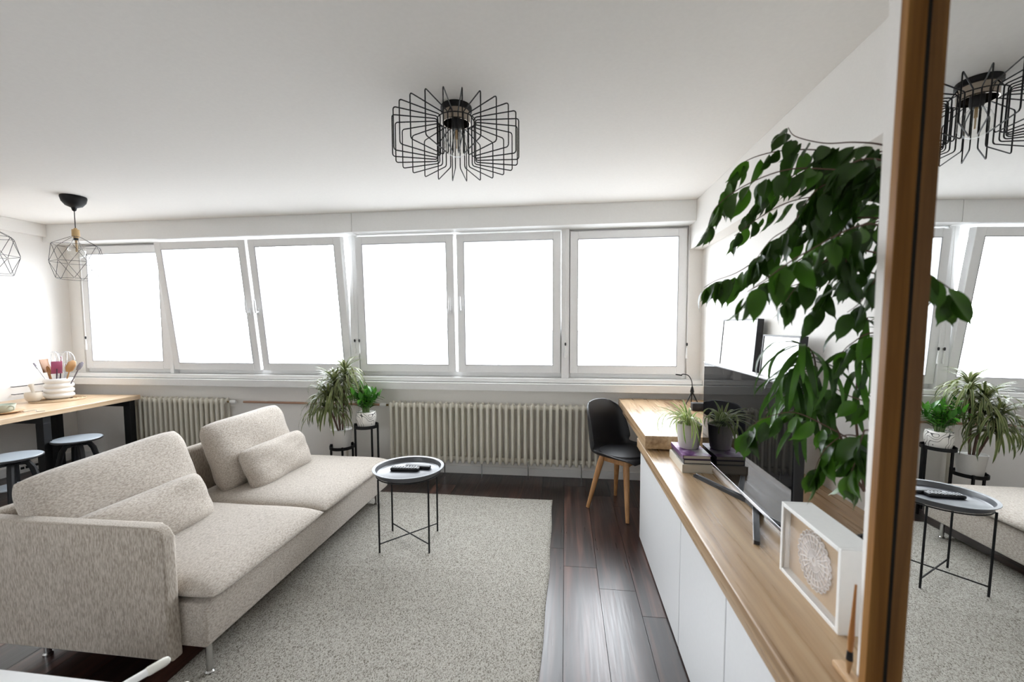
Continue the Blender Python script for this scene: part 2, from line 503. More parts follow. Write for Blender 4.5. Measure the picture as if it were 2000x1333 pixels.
def window(n, x0, x1, label, mull=None):
    r = sroot('window_%d' % n, label, (0, 0, 0))
    mb = frame_ring(MB(), x0, x1, FZ0, FZ1, .05, YB + .03, YB + .10)
    mb.build('window_frame', pvc, r)
    return r
w1 = window(1, -5.20, -4.125, 'fixed white window beside the left wall')
sash(w1, -5.15, -4.13, 0, None, .085)
w2 = window(2, -4.125, -2.06, 'white double window with both sashes tilted inwards')
sash(w2, -4.085, -3.095, 7.0, -3.13)
sash(w2, -3.065, -2.106, 7.0, -3.03)
MB().lims(-2.100, -2.020, YB - .045, YB + .08, .953, 2.32, .004).build('mullion', pvc, w2)
MB().lims(-4.128, -4.090, YB - .030, YB + .08, .953, 2.32, .004).build('mullion', pvc, w2)
w3 = window(3, -2.06, 0.0, 'white double window with sashes slightly ajar')
sash(w3, -2.015, -1.045, 2.6, -1.08)
sash(w3, -1.02, -0.045, 1.6, -0.985)
MB().lims(-.038, .032, YB - .045, YB + .08, .953, 2.32, .004).build('mullion', pvc, w3)
w4 = window(4, 0.0, 1.09, 'fixed white window beside the right wall')
sash(w4, 0.04, 1.065, 0, None, .075)

w5 = sroot('window_5', 'added small window for fill light behind the viewer', (0, 0, 0))  # unseen opening added to brighten faces turned away from the main windows
frame_ring(MB(), -2.7, -1.9, 1.2, 1.75, .04, YN - .12, YN - .05).build('window_frame', pvc, w5)
MB().lims(-2.67, -1.93, YN - .09, YN - .085, 1.23, 1.72).build('pane', pane_m, w5)

# blind cords on the window posts
def blind_cord(x, zs, label):
    t = thing('blind_cord', label, 'cord', (x, 3.955, zs))
    MB().tube([(0, 0, 2.319 - zs), (0, 0, 0)], .0022, 6).build('cord', white_satin, t)
    MB().lathe([(0, .016), (.007, .012), (.008, 0), (.006, -.012), (0, -.014)], 12).build('stopper', black_matte, t, 'auto')
    MB().lathe([(0, -.02), (.004, -.022), (.010, -.10), (.009, -.125), (0, -.128)], 12).build('pull', white_satin, t, 'auto')
    return t
blind_cord(-2.052, 1.30, 'thin blind cord with black stopper on the left side of the middle window post')
blind_cord(-2.005, 1.30, 'thin blind cord with black stopper on the right side of the middle window post')
blind_cord(0.000, 1.27, 'thin blind cord with black stopper on the post left of the rightmost window')
blind_cord(1.072, 1.27, 'thin blind cord with black stopper at the right edge of the rightmost window')
blind_cord(-5.10, 1.33, 'thin blind cord with black stopper beside the left wall, behind the utensil pot')

# the view outside: hazy open ground far below
struct(MB().lims(-3000, 3000, -3000, 3000, -36, -35).build('ground', plain('hazy_ground', (0.25, 0.25, 0.25), 1.0, spec=0)), 'pale hazy ground far below the windows')

# ------------------------------------------------------------------ rug
def rug():
    nx, ny = 60, 92
    x0, x1, y0, y1 = -1.60, -0.095, 1.15, 3.45
    vs, fs = [], []
    r = random.Random(3)
    def hgt(x, y):
        h = .007
        # fold creases and a soft wave
        for (ax, ay, bx, by, a, w) in [(-1.55, 2.30, -.55, 2.37, .006, .02), (-1.45, 1.72, -1.0, 1.71, .005, .02), (-1.0, 1.70, -.70, 1.86, .006, .022), (-.60, 2.36, -.15, 2.42, .004, .016), (-1.3, 2.9, -.3, 2.93, .003, .03)]:
            dx, dy = bx - ax, by - ay; L2 = dx * dx + dy * dy
            t = max(0, min(1, ((x - ax) * dx + (y - ay) * dy) / L2))
            d = math.hypot(x - ax - t * dx, y - ay - t * dy)
            h += a * math.exp(-(d / w) ** 2) * math.sin(math.pi * min(1, max(0.02, t))) ** .5
        return h
    for j in range(ny + 1):
        for i in range(nx + 1):
            x = x0 + (x1 - x0) * i / nx; y = y0 + (y1 - y0) * j / ny
            if i == nx: x += .006 * math.sin(y * 3.1) + .003 * math.sin(y * 11)
            if j == ny: y += .008 * math.sin(x * 4.0)
            vs.append((x, y, hgt(x, y)))
    for j in range(ny):
        for i in range(nx):
            a = j * (nx + 1) + i
            fs.append((a, a + 1, a + nx + 2, a + nx + 1))
    # skirt to the floor
    edge = [i for i in range(nx + 1)] + [j * (nx + 1) + nx for j in range(1, ny + 1)] + [ny * (nx + 1) + i for i in range(nx - 1, -1, -1)] + [j * (nx + 1) for j in range(ny - 1, 0, -1)]
    b = len(vs)
    for e in edge: vs.append((vs[e][0], vs[e][1], 0.0005))
    n = len(edge)
    for k in range(n): fs.append((edge[k], b + k, b + (k + 1) % n, edge[(k + 1) % n]))
    cx, cy = (x0 + x1) / 2, (y0 + y1) / 2
    vs = [(v[0] - cx, v[1] - cy, v[2]) for v in vs]
    o = MB().poly(vs, fs).build('rug', rug_m, None, 'full', (cx, cy, 0))
    tag(o, 'pale grey flat-woven rug with dark flecks under the sofa and tray table', 'rug')
rug()

# ------------------------------------------------------------------ sofa
def soft_box(d, r, seg=5, puff=0.0, sub=0):
    mb = MB(); mb.box((0, 0, 0), d, None, r, seg)
    return mb

def pillow(w, h, t, n=26, pinch=.06, pw=4.5, seed=0):
    """pillow: width along Y, height along Z, thickness along X"""
    r = random.Random(seed)
    ph = [r.uniform(0, 6.28) for _ in range(6)]
    vs, fs = [], []
    def P(u, v, s):
        e = max(0.0, (1 - abs(u) ** pw) * (1 - abs(v) ** pw)) ** .5
        y = w / 2 * u * (1 - .055 * abs(v) ** 5) * (1 - pinch * .35 * (1 - v * v) * abs(u) ** 3)
        z = h / 2 * v * (1 - .075 * abs(u) ** 5) * (1 - pinch * .45 * (1 - u * u) * abs(v) ** 3)
        x = s * t / 2 * e
        x += .006 * math.sin(5 * u + ph[0] + 3 * v) * e + .004 * math.sin(9 * v + ph[1] - 4 * u) * e
        return (x, y, z)
    for s in (-1, 1):
        for j in range(n + 1):
            for i in range(n + 1):
                u = math.sin((2 * i / n - 1) * math.pi / 2); v = math.sin((2 * j / n - 1) * math.pi / 2)
                vs.append(P(u, v, s))
    N = (n + 1) ** 2
    for s in range(2):
        for j in range(n):
            for i in range(n):
                a = s * N + j * (n + 1) + i
                q = (a, a + 1, a + n + 2, a + n + 1)
                fs.append(q if s else q[::-1])
    mb = MB().poly(vs, fs)
    bmesh.ops.remove_doubles(mb.bm, verts=mb.bm.verts, dist=1e-5)
    return mb

SF = thing('sofa', 'beige linen two-seat sofa with low arm and chrome feet on the rug', 'sofa', (-1.93, 2.38, 0))
def sl_(x0, x1, y0, y1, z0, z1, name, bev=.02, seg=4, mat=sofa_m):
    o = MB().lims(x0 + 1.93, x1 + 1.93, y0 - 2.38, y1 - 2.38, z0, z1, bev, seg).build(name, mat, SF, 'full')
    return o
sl_(-2.40, -1.448, 1.492, 3.285, .130, .316, 'seat_base', .014, 3, sofa2_m)  # lighter copy of the arm's linen, standing in for window light on the base
sl_(-2.465, -2.385, 1.432, 3.285, .125, .665, 'backrest', .03, 5)
# arm: a thin upright slab with a rounded front top corner
def arm():
    pts = [(-2.46, .112), (-1.550, .112)]
    c = (-1.615, .604)
    for i in range(7):
        a = rad(90 * i / 6)
        pts.append((c[0] + .052 * math.cos(a), c[1] + .052 * math.sin(a)))
    pts += [(-2.46, .655)]
    vs = [(x + 1.93, 1.430 - 2.38, z) for x, z in pts] + [(x + 1.93, 1.489 - 2.38, z) for x, z in pts]
    n = len(pts)
    fs = [tuple(range(n)), tuple(range(2 * n - 1, n - 1, -1))] + [(i, i + n, (i + 1) % n + n, (i + 1) % n) for i in range(n)]
    mb = MB().poly(vs, fs)
    es = [e for e in mb.bm.edges if abs(e.verts[0].co.y - e.verts[1].co.y) < 1e-6]
    bmesh.ops.bevel(mb.bm, geom=es, offset=.013, segments=4, profile=.5, affect='EDGES', clamp_overlap=True)
    mb.build('armrest', sofa_m, SF, 'auto')
arm()
def seat_pad(y0, y1, seed):
    # cushion pad with soft, slightly domed top
    x0, x1 = -2.36, -1.405
    nx, ny = 22, 18
    r = random.Random(seed); p1, p2 = r.uniform(0, 6), r.uniform(0, 6)
    vs, fs = [], []
    def sq(a, n): return [math.sin((2 * i / n - 1) * math.pi / 2) for i in range(n + 1)]
    U, V = sq(0, nx), sq(0, ny)
    for s in (0, 1):
        for j, v in enumerate(V):
            for i, u in enumerate(U):
                e = ((1 - abs(u) ** 7) * (1 - abs(v) ** 7))
                e = max(0, e) ** .5
                cx = (x0 + x1) / 2 + (x1 - x0) / 2 * u * (1 - .012 * abs(v) ** 8)
                cy = (y0 + y1) / 2 + (y1 - y0) / 2 * v * (1 - .015 * abs(u) ** 8)
                if s: z = .350 + (.052 + .008 * (1 - u * u) * (1 - v * v)) * e + .002 * math.sin(6 * u + p1 + 4 * v) * e
                else: z = .350 - .032 * e
                vs.append((cx + 1.93, cy - 2.38, z))
    N = (nx + 1) * (ny + 1)
    for s in range(2):
        for j in range(ny):
            for i in range(nx):
                a = s * N + j * (nx + 1) + i
                q = (a, a + 1, a + nx + 2, a + nx + 1)
                fs.append(q if s else q[::-1])
    mb = MB().poly(vs, fs)
    bmesh.ops.remove_doubles(mb.bm, verts=mb.bm.verts, dist=1e-5)
    mb.build('seat_cushion', sofa2_m, SF, 'full')
seat_pad(1.495, 2.30, 1)
seat_pad(2.305, 3.265, 2)
for (x, y) in [(-1.468, 1.522), (-1.51, 3.20), (-2.26, 1.522), (-2.36, 3.20)]:
    g = MB().cyl((0, 0, .016), (0, 0, .135), .013, 16)
    f = g.build('leg', chrome, SF, 'auto', (x + 1.93, y - 2.38, 0))
    MB().lathe([(0, .0), (.017, .0), (.018, .012), (.013, .018), (0, .018)], 16).build('foot', chrome, f, 'auto')

def cushion(name, label, w, h, t, loc, lean, rz, seed, group, rx=0):
    mb = pillow(w, h, t, seed=seed)
    o = mb.build(name, sofa2_m, None, 'full', loc)
    o.rotation_euler = (rad(rx), rad(lean), rad(rz))
    return tag(o, label, 'cushion', group)
# lean: negative = top falls back (towards -X)
cushion('back_cushion', 'large beige back cushion on the near sofa seat, behind the flat lumbar pillow', .80, .49, .20, (-2.235, 1.865, .592), -18, 0, 1, 'sofa back cushions', 3.2)
cushion('back_cushion', 'large beige back cushion on the far sofa seat, behind the plump lumbar pillow', .74, .48, .20, (-2.225, 2.755, .60), -18, 0, 2, 'sofa back cushions', 1)
cushion('lumbar_pillow', 'beige lumbar pillow leaning on the near back cushion beside the sofa arm', .68, .28, .16, (-2.03, 1.80, .500), -24, 0, 3, 'sofa lumbar pillows')
cushion('lumbar_pillow', 'plump beige lumbar pillow on the far sofa seat near the plants', .62, .29, .16, (-2.03, 2.76, .508), -22, 0, 4, 'sofa lumbar pillows')

# ------------------------------------------------------------------ tray table
TT = thing('tray_table', 'round black metal tray table with thin wire legs on the rug', 'table', (-1.025, 2.657, .008), rad(6.6))
MB().lathe([(0, .478), (.196, .478), (.203, .482), (.209, .502), (.212, .508), (.231, .510), (.232, .507), (.214, .504), (.211, .496), (.207, .476), (.198, .472), (0, .472)], 64).build('tray', navy_tray, TT, 'auto')
for sx in (-1, 1):
    for sy in (-1, 1):
        MB().cyl((sx * .158, sy * .143, 0), (sx * .158, sy * .143, .472), .0058, 10).build('leg', black_m, TT, 'auto')
MB().tube([(-.158, -.143, .055), (.158, .143, .055)], .0042, 8).build('cross_bar', black_m, TT, 'auto')
MB().tube([(.158, -.143, .055), (-.158, .143, .055)], .0042, 8).build('cross_bar', black_m, TT, 'auto')
MB().tube([(.205 * math.cos(a), .205 * math.sin(a), .468) for a in [2 * math.pi * i / 48 for i in range(48)]], .004, 6, True).build('support_ring', black_m, TT, 'auto')
def remote(loc, rz, L, w, label, keys=True):
    t = thing('remote_control', label, 'remote', loc, rad(rz))
    MB().box((0, 0, .011), (L, w, .020), None, .006, 3).build('body', black_matte, t, 'full')
    if keys:
        km = plain('remote_key', (0.55, 0.56, 0.58), 0.4)
        for i in range(9):
            for j in range(3):
                MB().box((-L / 2 + .02 + i * (L - .04) / 8, (j - 1) * w * .28, .0225), (.008, .007, .004)).build('key', km, t)
remote((-1.055, 2.672, .4865), 3, .19, .047, 'black remote control with rows of pale keys lying front on the tray table')
remote((-.985, 2.722, .4865), -3, .175, .040, 'slim black remote control lying behind the keyed one on the tray table', False)

# ------------------------------------------------------------------ radiators
def rad_section_mesh():
    mb = MB()
    H, D = .575, .11
    for y in (-D / 2 + .016, D / 2 - .016):
        pts, rs = [], []
        mb_seg = 10
        prof = [(0, .006), (.006, .013), (.03, .0165), (.05, .015), (H - .05, .015), (H - .03, .0165), (H - .006, .013), (H, .006)]
        mb.tube([(0, y, z) for z, r in prof], [r for z, r in prof], mb_seg)
    for z in (.035, H - .035):
        mb.box((0, 0, z), (.03, D - .03, .045), None, .008, 2)
    mb.tube([(-.0295, 0, .035), (.0295, 0, .035)], .021, 12)
    mb.tube([(-.0295, 0, H - .035), (.0295, 0, H - .035)], .021, 12)
    return mb.mesh('radiator_section', rad_m, 'full')
RSM = rad_section_mesh()
def radiator(x0, n, label, brackets, valve):
    t = thing('radiator', label, 'radiator', (x0, 3.93, .135), 0, 'radiators under the windows')
    p = .0592
    for i in range(n):
        link('section', RSM, t, ((i + .5) * p, 0, 0))
    for bx in brackets:
        mb = MB(); mb.box((bx, -.045, -.045), (.010, .006, .17), None, .002, 1); mb.box((bx, 0.0, .005), (.010, .10, .006))
        mb.build('foot_bracket', chrome, t)
    if valve:
        vx = valve * p * n if valve > 0 else 0
        s = 1 if valve > 0 else -1
        mb = MB(); mb.tube([(vx, 0, .54), (vx + s * .03, 0, .54)], .010, 10)
        mb.build('valve_stem', plain('brass', (0.35, 0.25, 0.12), .4, metal=1), t, 'auto')
        MB().tube([(vx + s * .03, 0, .54), (vx + s * .05, 0, .54), (vx + s * .085, 0, .54), (vx + s * .095, 0, .54)], [.015, .021, .020, .012], 14).build('valve_knob', white_satin, t, 'auto')
    return t
radiator(-1.70, 34, 'long cream column radiator below the middle windows, behind the tray table', (.56, .92, 1.36, 1.85), -1)
radiator(-4.62, 20, 'shorter cream column radiator on the left, behind the dining table', (.3, .9), 1)
PP = thing('heating_pipe', 'brown painted heating pipe running along the wall between the radiators', 'pipe', (-3.3, 3.985, .665))
MB().tube([(0, 0, 0), (1.50, 0, 0)], .011, 10).build('pipe_run', copper_m, PP, 'auto')
for x in (.25, .95):
    MB().box((x, .012, 0), (.02, .03, .03), None, .004, 2).build('pipe_clip', white_satin, PP)
tag(MB().tube([(0, 0, 0), (0, 0, .62)], .012, 10).build('riser_pipe', plain('cream_pipe', (0.62, 0.58, 0.5), .5), None, 'auto', (-2.17, 3.97, 0.0)), 'thin cream riser pipe on the wall behind the white plant pot', 'pipe')

# ------------------------------------------------------------------ plant stand, two tiers
PSY = 3.62
PS = thing('plant_stand', 'black metal two-tier plant stand between sofa and radiator', 'plant stand', (-1.90, PSY, 0))
def tier(x, z, r, name):
    o = MB().lathe([(0, z - .006), (r, z - .006), (r, z + .022), (r - .004, z + .022), (r - .004, z), (0, z)], 36).build(name, black_m, PS, 'auto', (x, 0, 0))
    return o
tier(-.128, .335, .108, 'lower_tier')
tier(.112, .535, .108, 'upper_tier')
for x, y, h in [(-.236, .0, .36), (-.074, -.093, .36), (-.074, .093, .36), (.220, 0, .56), (.004, 0, .56), (.112, .106, .56)]:
    MB().lims(x - .007, x + .007, y - .007, y + .007, 0, h).build('leg', black_m, PS)

def pot(t, prof, mat, soil_z, soil_r, name='pot'):
    o = MB().lathe(prof, 40).build(name, mat, t, 'auto')
    MB().lathe([(0, soil_z + .004), (soil_r * .6, soil_z + .003), (soil_r, soil_z), (soil_r, soil_z - .01), (0, soil_z - .01)], 24).build('soil', soil_m, t, 'auto')
    return o

def blade_mesh(L, w, droop, name, mat, n=8, up=0.6, fold=.15):
    """strap leaf starting at the origin, heading +Y, rising then drooping; width along X"""
    vs, fs = [], []
    ang = up
    p = Vector((0, 0, 0)); st = L / n
    for i in range(n + 1):
        t = i / n
        ww = w * (math.sin(math.pi * min(1, t * .9 + .1)) ** .6) * .5 if i < n else .0004
        nrm = Vector((0, -math.sin(ang), math.cos(ang)))
        vs += [tuple(p + Vector((-ww, 0, 0)) + nrm * fold * ww), tuple(p), tuple(p + Vector((ww, 0, 0)) + nrm * fold * ww)]
        p = p + Vector((0, math.cos(ang), math.sin(ang))) * st
        ang -= droop / n
    for i in range(n):
        a = i * 3
        fs += [(a, a + 1, a + 4, a + 3), (a + 1, a + 2, a + 5, a + 4)]
    return MB().poly(vs, fs).mesh(name, mat, 'full')

# dracaena with drooping variegated leaves, in the white pot on the lower tier
DR = thing('dracaena', 'drooping variegated dracaena in a plain white pot on the lower plant stand tier', 'plant', (-2.028, PSY, .335))
pot(DR, [(0, 0), (.070, 0), (.076, .006), (.092, .165), (.096, .172), (.089, .172), (.086, .160), (.0, .160)], ceramic, .150, .087)
r_ = random.Random(11)
dm = [blade_mesh(L, .019, d, 'dracaena_blade', drac_m, 9, u) for L, d, u in [(.26, 2.2, .9), (.31, 2.7, .8), (.34, 2.6, .4), (.22, 1.4, 1.25), (.34, 2.0, .1)]]
crowns = [((-.045, -.02, .56), 96, 1.0), ((.04, .02, .66), 96, .95), ((-.075, -.09, .43), 104, 1.0)]
for (cx, cy, cz), nl, sc in crowns:
    MB().tube(smoothpath([(cx * .2, cy * .2, .14), (cx * .5, cy * .5, cz * .6), (cx, cy, cz)]), [.009] * 12 + [.006], 8).build('stem', twig_m, DR, 'auto')
    for k in range(nl):
        h = k / nl
        m = dm[3] if h > .88 else r_.choice([dm[0], dm[1], dm[2], dm[4]] if h < .6 else [dm[0], dm[1], dm[3]])
        o = link('leaf', m, DR, (cx, cy, cz - .09 + .15 * h), (r_.uniform(-.15, .15), r_.uniform(-.2, .2), k * 2.399 + r_.uniform(-.3, .3)))
        s = sc * r_.uniform(.75, 1.12); o.scale = (1, s, s)

# zz plant in the squiggle pot on the upper tier
ZZ = thing('zz_plant', 'glossy green plant in a white pot with black squiggles on the upper tier', 'plant', (-1.788, PSY, .535))
pot(ZZ, [(0, 0), (.060, 0), (.074, .008), (.086, .06), (.089, .10), (.083, .135), (.078, .140), (.074, .133), (.0, .128)], squiggle_m, .120, .074)
def leaflet_mesh(L, w, name, mat, n=6, tip=0.0, curve=.25, fold=.25):
    vs, fs = [], []
    for i in range(n + 1):
        t = i / n
        ww = w / 2 * (math.sin(math.pi * t ** .75) ** .9 if 0 < t < 1 else 0)
        if tip and t > .75: ww *= max(.0, 1 - (t - .75) / .25) ** .3 * .55 + .0
        ww = max(ww, .0006)
        z = -curve * L * t * t
        vs += [(-ww, L * t, z + fold * ww), (0, L * t, z), (ww, L * t, z + fold * ww)]
    for i in range(n):
        a = i * 3
        fs += [(a, a + 1, a + 4, a + 3), (a + 1, a + 2, a + 5, a + 4)]
    return MB().poly(vs, fs).mesh(name, mat, 'full')
zl = leaflet_mesh(.078, .036, 'zz_leaflet', zz_m)
for k in range(13):
    a = k * 2.399; out = r_.uniform(.05, .13); hgt = r_.uniform(.13, .25)
    b0 = Vector((.025 * math.cos(a), .025 * math.sin(a), .12)); b1 = Vector((out * math.cos(a), out * math.sin(a), .12 + hgt))
    path = bez(b0, b0 + Vector((0, 0, hgt * .6)), b1, 8)
    MB().tube(path, [.006 - .0005 * i for i in range(9)], 7).build('stem', stem_m, ZZ, 'auto')
    for i in range(2, 9):
        d = (path[i] - path[i - 1]).normalized()
        for s in (-1, 1):
            sd = d.cross(Vector((math.cos(a + 1.2), math.sin(a + 1.2), .2))).normalized() * s
            dirv = (sd * .8 + d * .8 + Vector((0, 0, .1))).normalized()
            q = dirv.to_track_quat('Y', 'Z')
            o = link('leaf', zl, ZZ, path[i]); o.rotation_mode = 'QUATERNION'; o.rotation_quaternion = q
            f = r_.uniform(.7, 1.1); o.scale = (f, f, f)

# ------------------------------------------------------------------ ceiling lamp with radial wire loops
CL = thing('ceiling_lamp', 'black ceiling lamp with a drum cage of radial wire loops', 'lamp', (-.525, 2.068, ZC))
MB().lathe([(0, 0), (.073, 0), (.075, -.004), (.075, -.022), (.068, -.026), (0, -.026)], 40).build('canopy', black_m, CL, 'auto')
MB().lathe([(.062, -.026), (.066, -.026), (.066, -.078), (.062, -.078)], 40).build('collar', plain('bronze_mirror', (0.42, 0.36, 0.30), .15, metal=1), CL, 'auto')
MB().lathe([(0, -.026), (.024, -.026), (.024, -.098), (.020, -.108), (0, -.108)], 24).build('socket', black_matte, CL, 'auto')
bu = MB().lathe([(.014, -.100), (.020, -.110), (.044, -.132), (.058, -.165), (.057, -.190), (.044, -.216), (.020, -.231), (0, -.234)], 28).build('bulb', bulb_m, CL, 'auto')
MB().cyl((0, 0, -.108), (0, 0, -.150), .006, 10).cyl((0, 0, -.150), (0, 0, -.195), .003, 8).build('filament', plain('filament_amber', (0.55, 0.38, 0.2), .5), bu, 'auto')
def loop_mesh():
    ri, ro, zt, zb = .092, .300, -.062, -.252
    c = .012
    pts = []
    for (x, z, a0) in [(ri + c, zt - c, 90), (ri + c, zb + c, 180), (ro - c, zb + c, 270), (ro - c, zt - c, 0)]:
        for i in range(5):
            a = rad(a0 + 90 * i / 4)
            pts.append((x + c * math.cos(a), 0, z + c * math.sin(a)))
    return MB().tube(pts, .0028, 6, True).mesh('wire_loop', black_m, 'full')
lm = loop_mesh()
for k in range(24): link('wire_loop', lm, CL, (0, 0, 0), (0, 0, rad(15 * k + 4)))
for k in range(3):
    a = rad(120 * k + 20)
    MB().tube([(.06 * math.cos(a), .06 * math.sin(a), -.02), (.092 * math.cos(a), .092 * math.sin(a), -.066)], .0028, 6).build('cage_arm', black_m, CL)
MB().tube([(.092 * math.cos(a), .092 * math.sin(a), -.064) for a in [2 * math.pi * i / 40 for i in range(40)]], .0026, 6, True).build('cage_ring', black_m, CL, 'auto')

# ------------------------------------------------------------------ pendants over the dining table
def pendant(loc, rz, label):
    t = thing('pendant_lamp', label, 'lamp', (loc[0], loc[1], ZC), rad(rz), 'wire pendants above the dining table')
    MB().lathe([(0, 0), (.080, 0), (.082, -.012), (.074, -.045), (.052, -.075), (.018, -.090), (.012, -.112), (.004, -.118), (0, -.118)], 32).build('canopy', black_m, t, 'auto')
    MB().tube([(0, 0, -.115), (0, 0, -.262)], .003, 8).build('cord', black_matte, t, 'auto')
    MB().lathe([(0, -.250), (.010, -.252), (.012, -.262), (.024, -.264), (.025, -.318), (.018, -.320), (.018, -.332), (0, -.332)], 24).build('wood_socket', plain('pine_socket', (0.62, 0.42, 0.20), .5), t, 'auto')
    MB().lathe([(0, -.330), (.014, -.330), (.015, -.346), (0, -.348)], 20).build('lamp_holder', black_matte, t, 'auto')
    b = MB().lathe([(.012, -.345), (.018, -.360), (.044, -.395), (.054, -.430), (.046, -.468), (.024, -.488), (0, -.492)], 24).build('bulb', bulb_m, t, 'auto')
    MB().cyl((0, 0, -.348), (0, 0, -.44), .007, 10).build('filament', plain('filament_amber', (0.55, 0.38, 0.2), .5), b, 'auto')
    n = 6
    wm = plain('grey_wire', (0.10, 0.10, 0.11), .45, metal=.4)
    def ring(r, z, off): return [Vector((r * math.cos(rad(60 * k + off)), r * math.sin(rad(60 * k + off)), z)) for k in range(n)]
    R0, R1, R2, R3 = ring(.028, -.320, 0), ring(.150, -.392, 0), ring(.165, -.528, 30), ring(.135, -.662, 0)
    segs = []
    for k in range(n):
        j = (k + 1) % n
        segs += [(R0[k], R0[j]), (R0[k], R1[k]), (R1[k], R1[j]), (R1[k], R2[k]), (R1[j], R2[k]), (R2[k], R2[j]), (R2[k], R3[k]), (R2[k], R3[j]), (R3[k], R3[j])]
    cage = None
    for a, b_ in segs:
        d = (b_ - a).normalized() * .004
        MB().tube([a + d, b_ - d], .0017, 5).build('wire', wm, t)
pendant((-3.935, 3.03), 12, 'geometric wire pendant with pine socket above the far end of the dining table')
pendant((-4.155, 2.615), 20, 'geometric wire pendant cut off by the left edge, above the table near end')

# ------------------------------------------------------------------ dining table with stools and tableware
DT = thing('dining_table', 'dining table with pale birch top and black metal legs beside the left wall', 'table', (-4.78, 3.03, 0), rad(4))
# local: top spans x -.50.. .47, y -.95.. .78
MB().lims(-.50, .47, -.95, .80, .697, .742, .004).build('table_top', table_m, DT)
for y in (.735, -.03):
    MB().lims(-.43, .44, y - .03, y + .03, .637, .696, .003).build('top_rail', black_m, DT)
    for x in (-.395, .405):
        MB().lims(x - .035, x + .035, y - .03, y + .03, 0, .640, .003).build('leg', black_m, DT)
def stool(loc, rz, label):
    t = thing('stool', label, 'stool', loc, rad(rz), 'black stools by the dining table')
    st = MB().lathe([(0, .455), (.160, .455), (.168, .460), (.168, .470), (.162, .473), (0, .473)], 40).build('seat', plain('black_lacquer', (0.02, 0.021, 0.025), .36, spec=.8), t, 'auto')
    MB().lathe([(0, .473), (.163, .473), (.160, .4755), (0, .476)], 40).build('seat_sheen', plain('painted_sheen', (0.42, 0.47, 0.52), .3), st, 'auto')  # pale disc stands in for window light reflected off the black seat
    MB().cyl((0, 0, .20), (0, 0, .456), .016, 14).build('screw_post', black_m, t, 'auto')
    MB().lathe([(0, .415), (.045, .415), (.05, .422), (.045, .43), (0, .43)], 24).build('collar', black_m, t, 'auto')
    for k in range(4):
        a = rad(90 * k + 45)
        c, s = math.cos(a), math.sin(a)
        mb = MB()
        mb.tube([(.03 * c, .03 * s, .42), (.075 * c, .075 * s, .415), (.10 * c, .10 * s, .37), (.185 * c, .185 * s, 0.003)], [.019, .021, .021, .017], 8)
        mb.build('leg', black_m, t, 'auto')
    MB().lathe([(0, .235), (.112, .235), (.114, .240), (.112, .245), (0, .245)], 36).build('foot_plate', MATS['painted_sheen'], t, 'auto')  # same painted reflection on the foot plate
stool((-4.24, 3.17, 0), 20, 'black stool with painted sheen on its round seat beside the dining table leg, nearer the window')
stool((-4.14, 2.66, 0), 5, 'black stool with painted sheen on its round seat cut off by the left edge of the picture')

ZT = .742
# woven mat
tm = thing('placemat', 'round woven straw placemat under the ribbed utensil pot', 'placemat', (-4.86, 3.50, ZT))
straw = plain('woven_straw', (0.52, 0.38, 0.24), .9, bump=.8, bscale=220)
MB().lathe([(0, 0), (.19, 0), (.19, .004), (0, .004)], 40).build('mat_base', straw, tm)
for i in range(6):
    rr = .19 - i * .03
    MB().tube([(rr * math.cos(a), rr * math.sin(a), .005) for a in [2 * math.pi * k / 48 for k in range(48)]], .006, 6, True).build('coil', straw, tm, 'auto')
# ribbed pot
up = thing('utensil_pot', 'white ribbed ceramic pot on the straw placemat holding kitchen utensils', 'pot', (-4.90, 3.54, ZT + .012))
prof = [(0, 0), (.085, 0)]
for k in range(4):
    z0 = .005 + k * .048
    prof += [(.092, z0), (.105, z0 + .012), (.108, z0 + .024), (.105, z0 + .036), (.094, z0 + .046)]
prof += [(.090, .196), (.084, .196), (.084, .03), (0, .03)]
MB().lathe(prof, 40).build('pot_body', ceramic, up, 'auto')
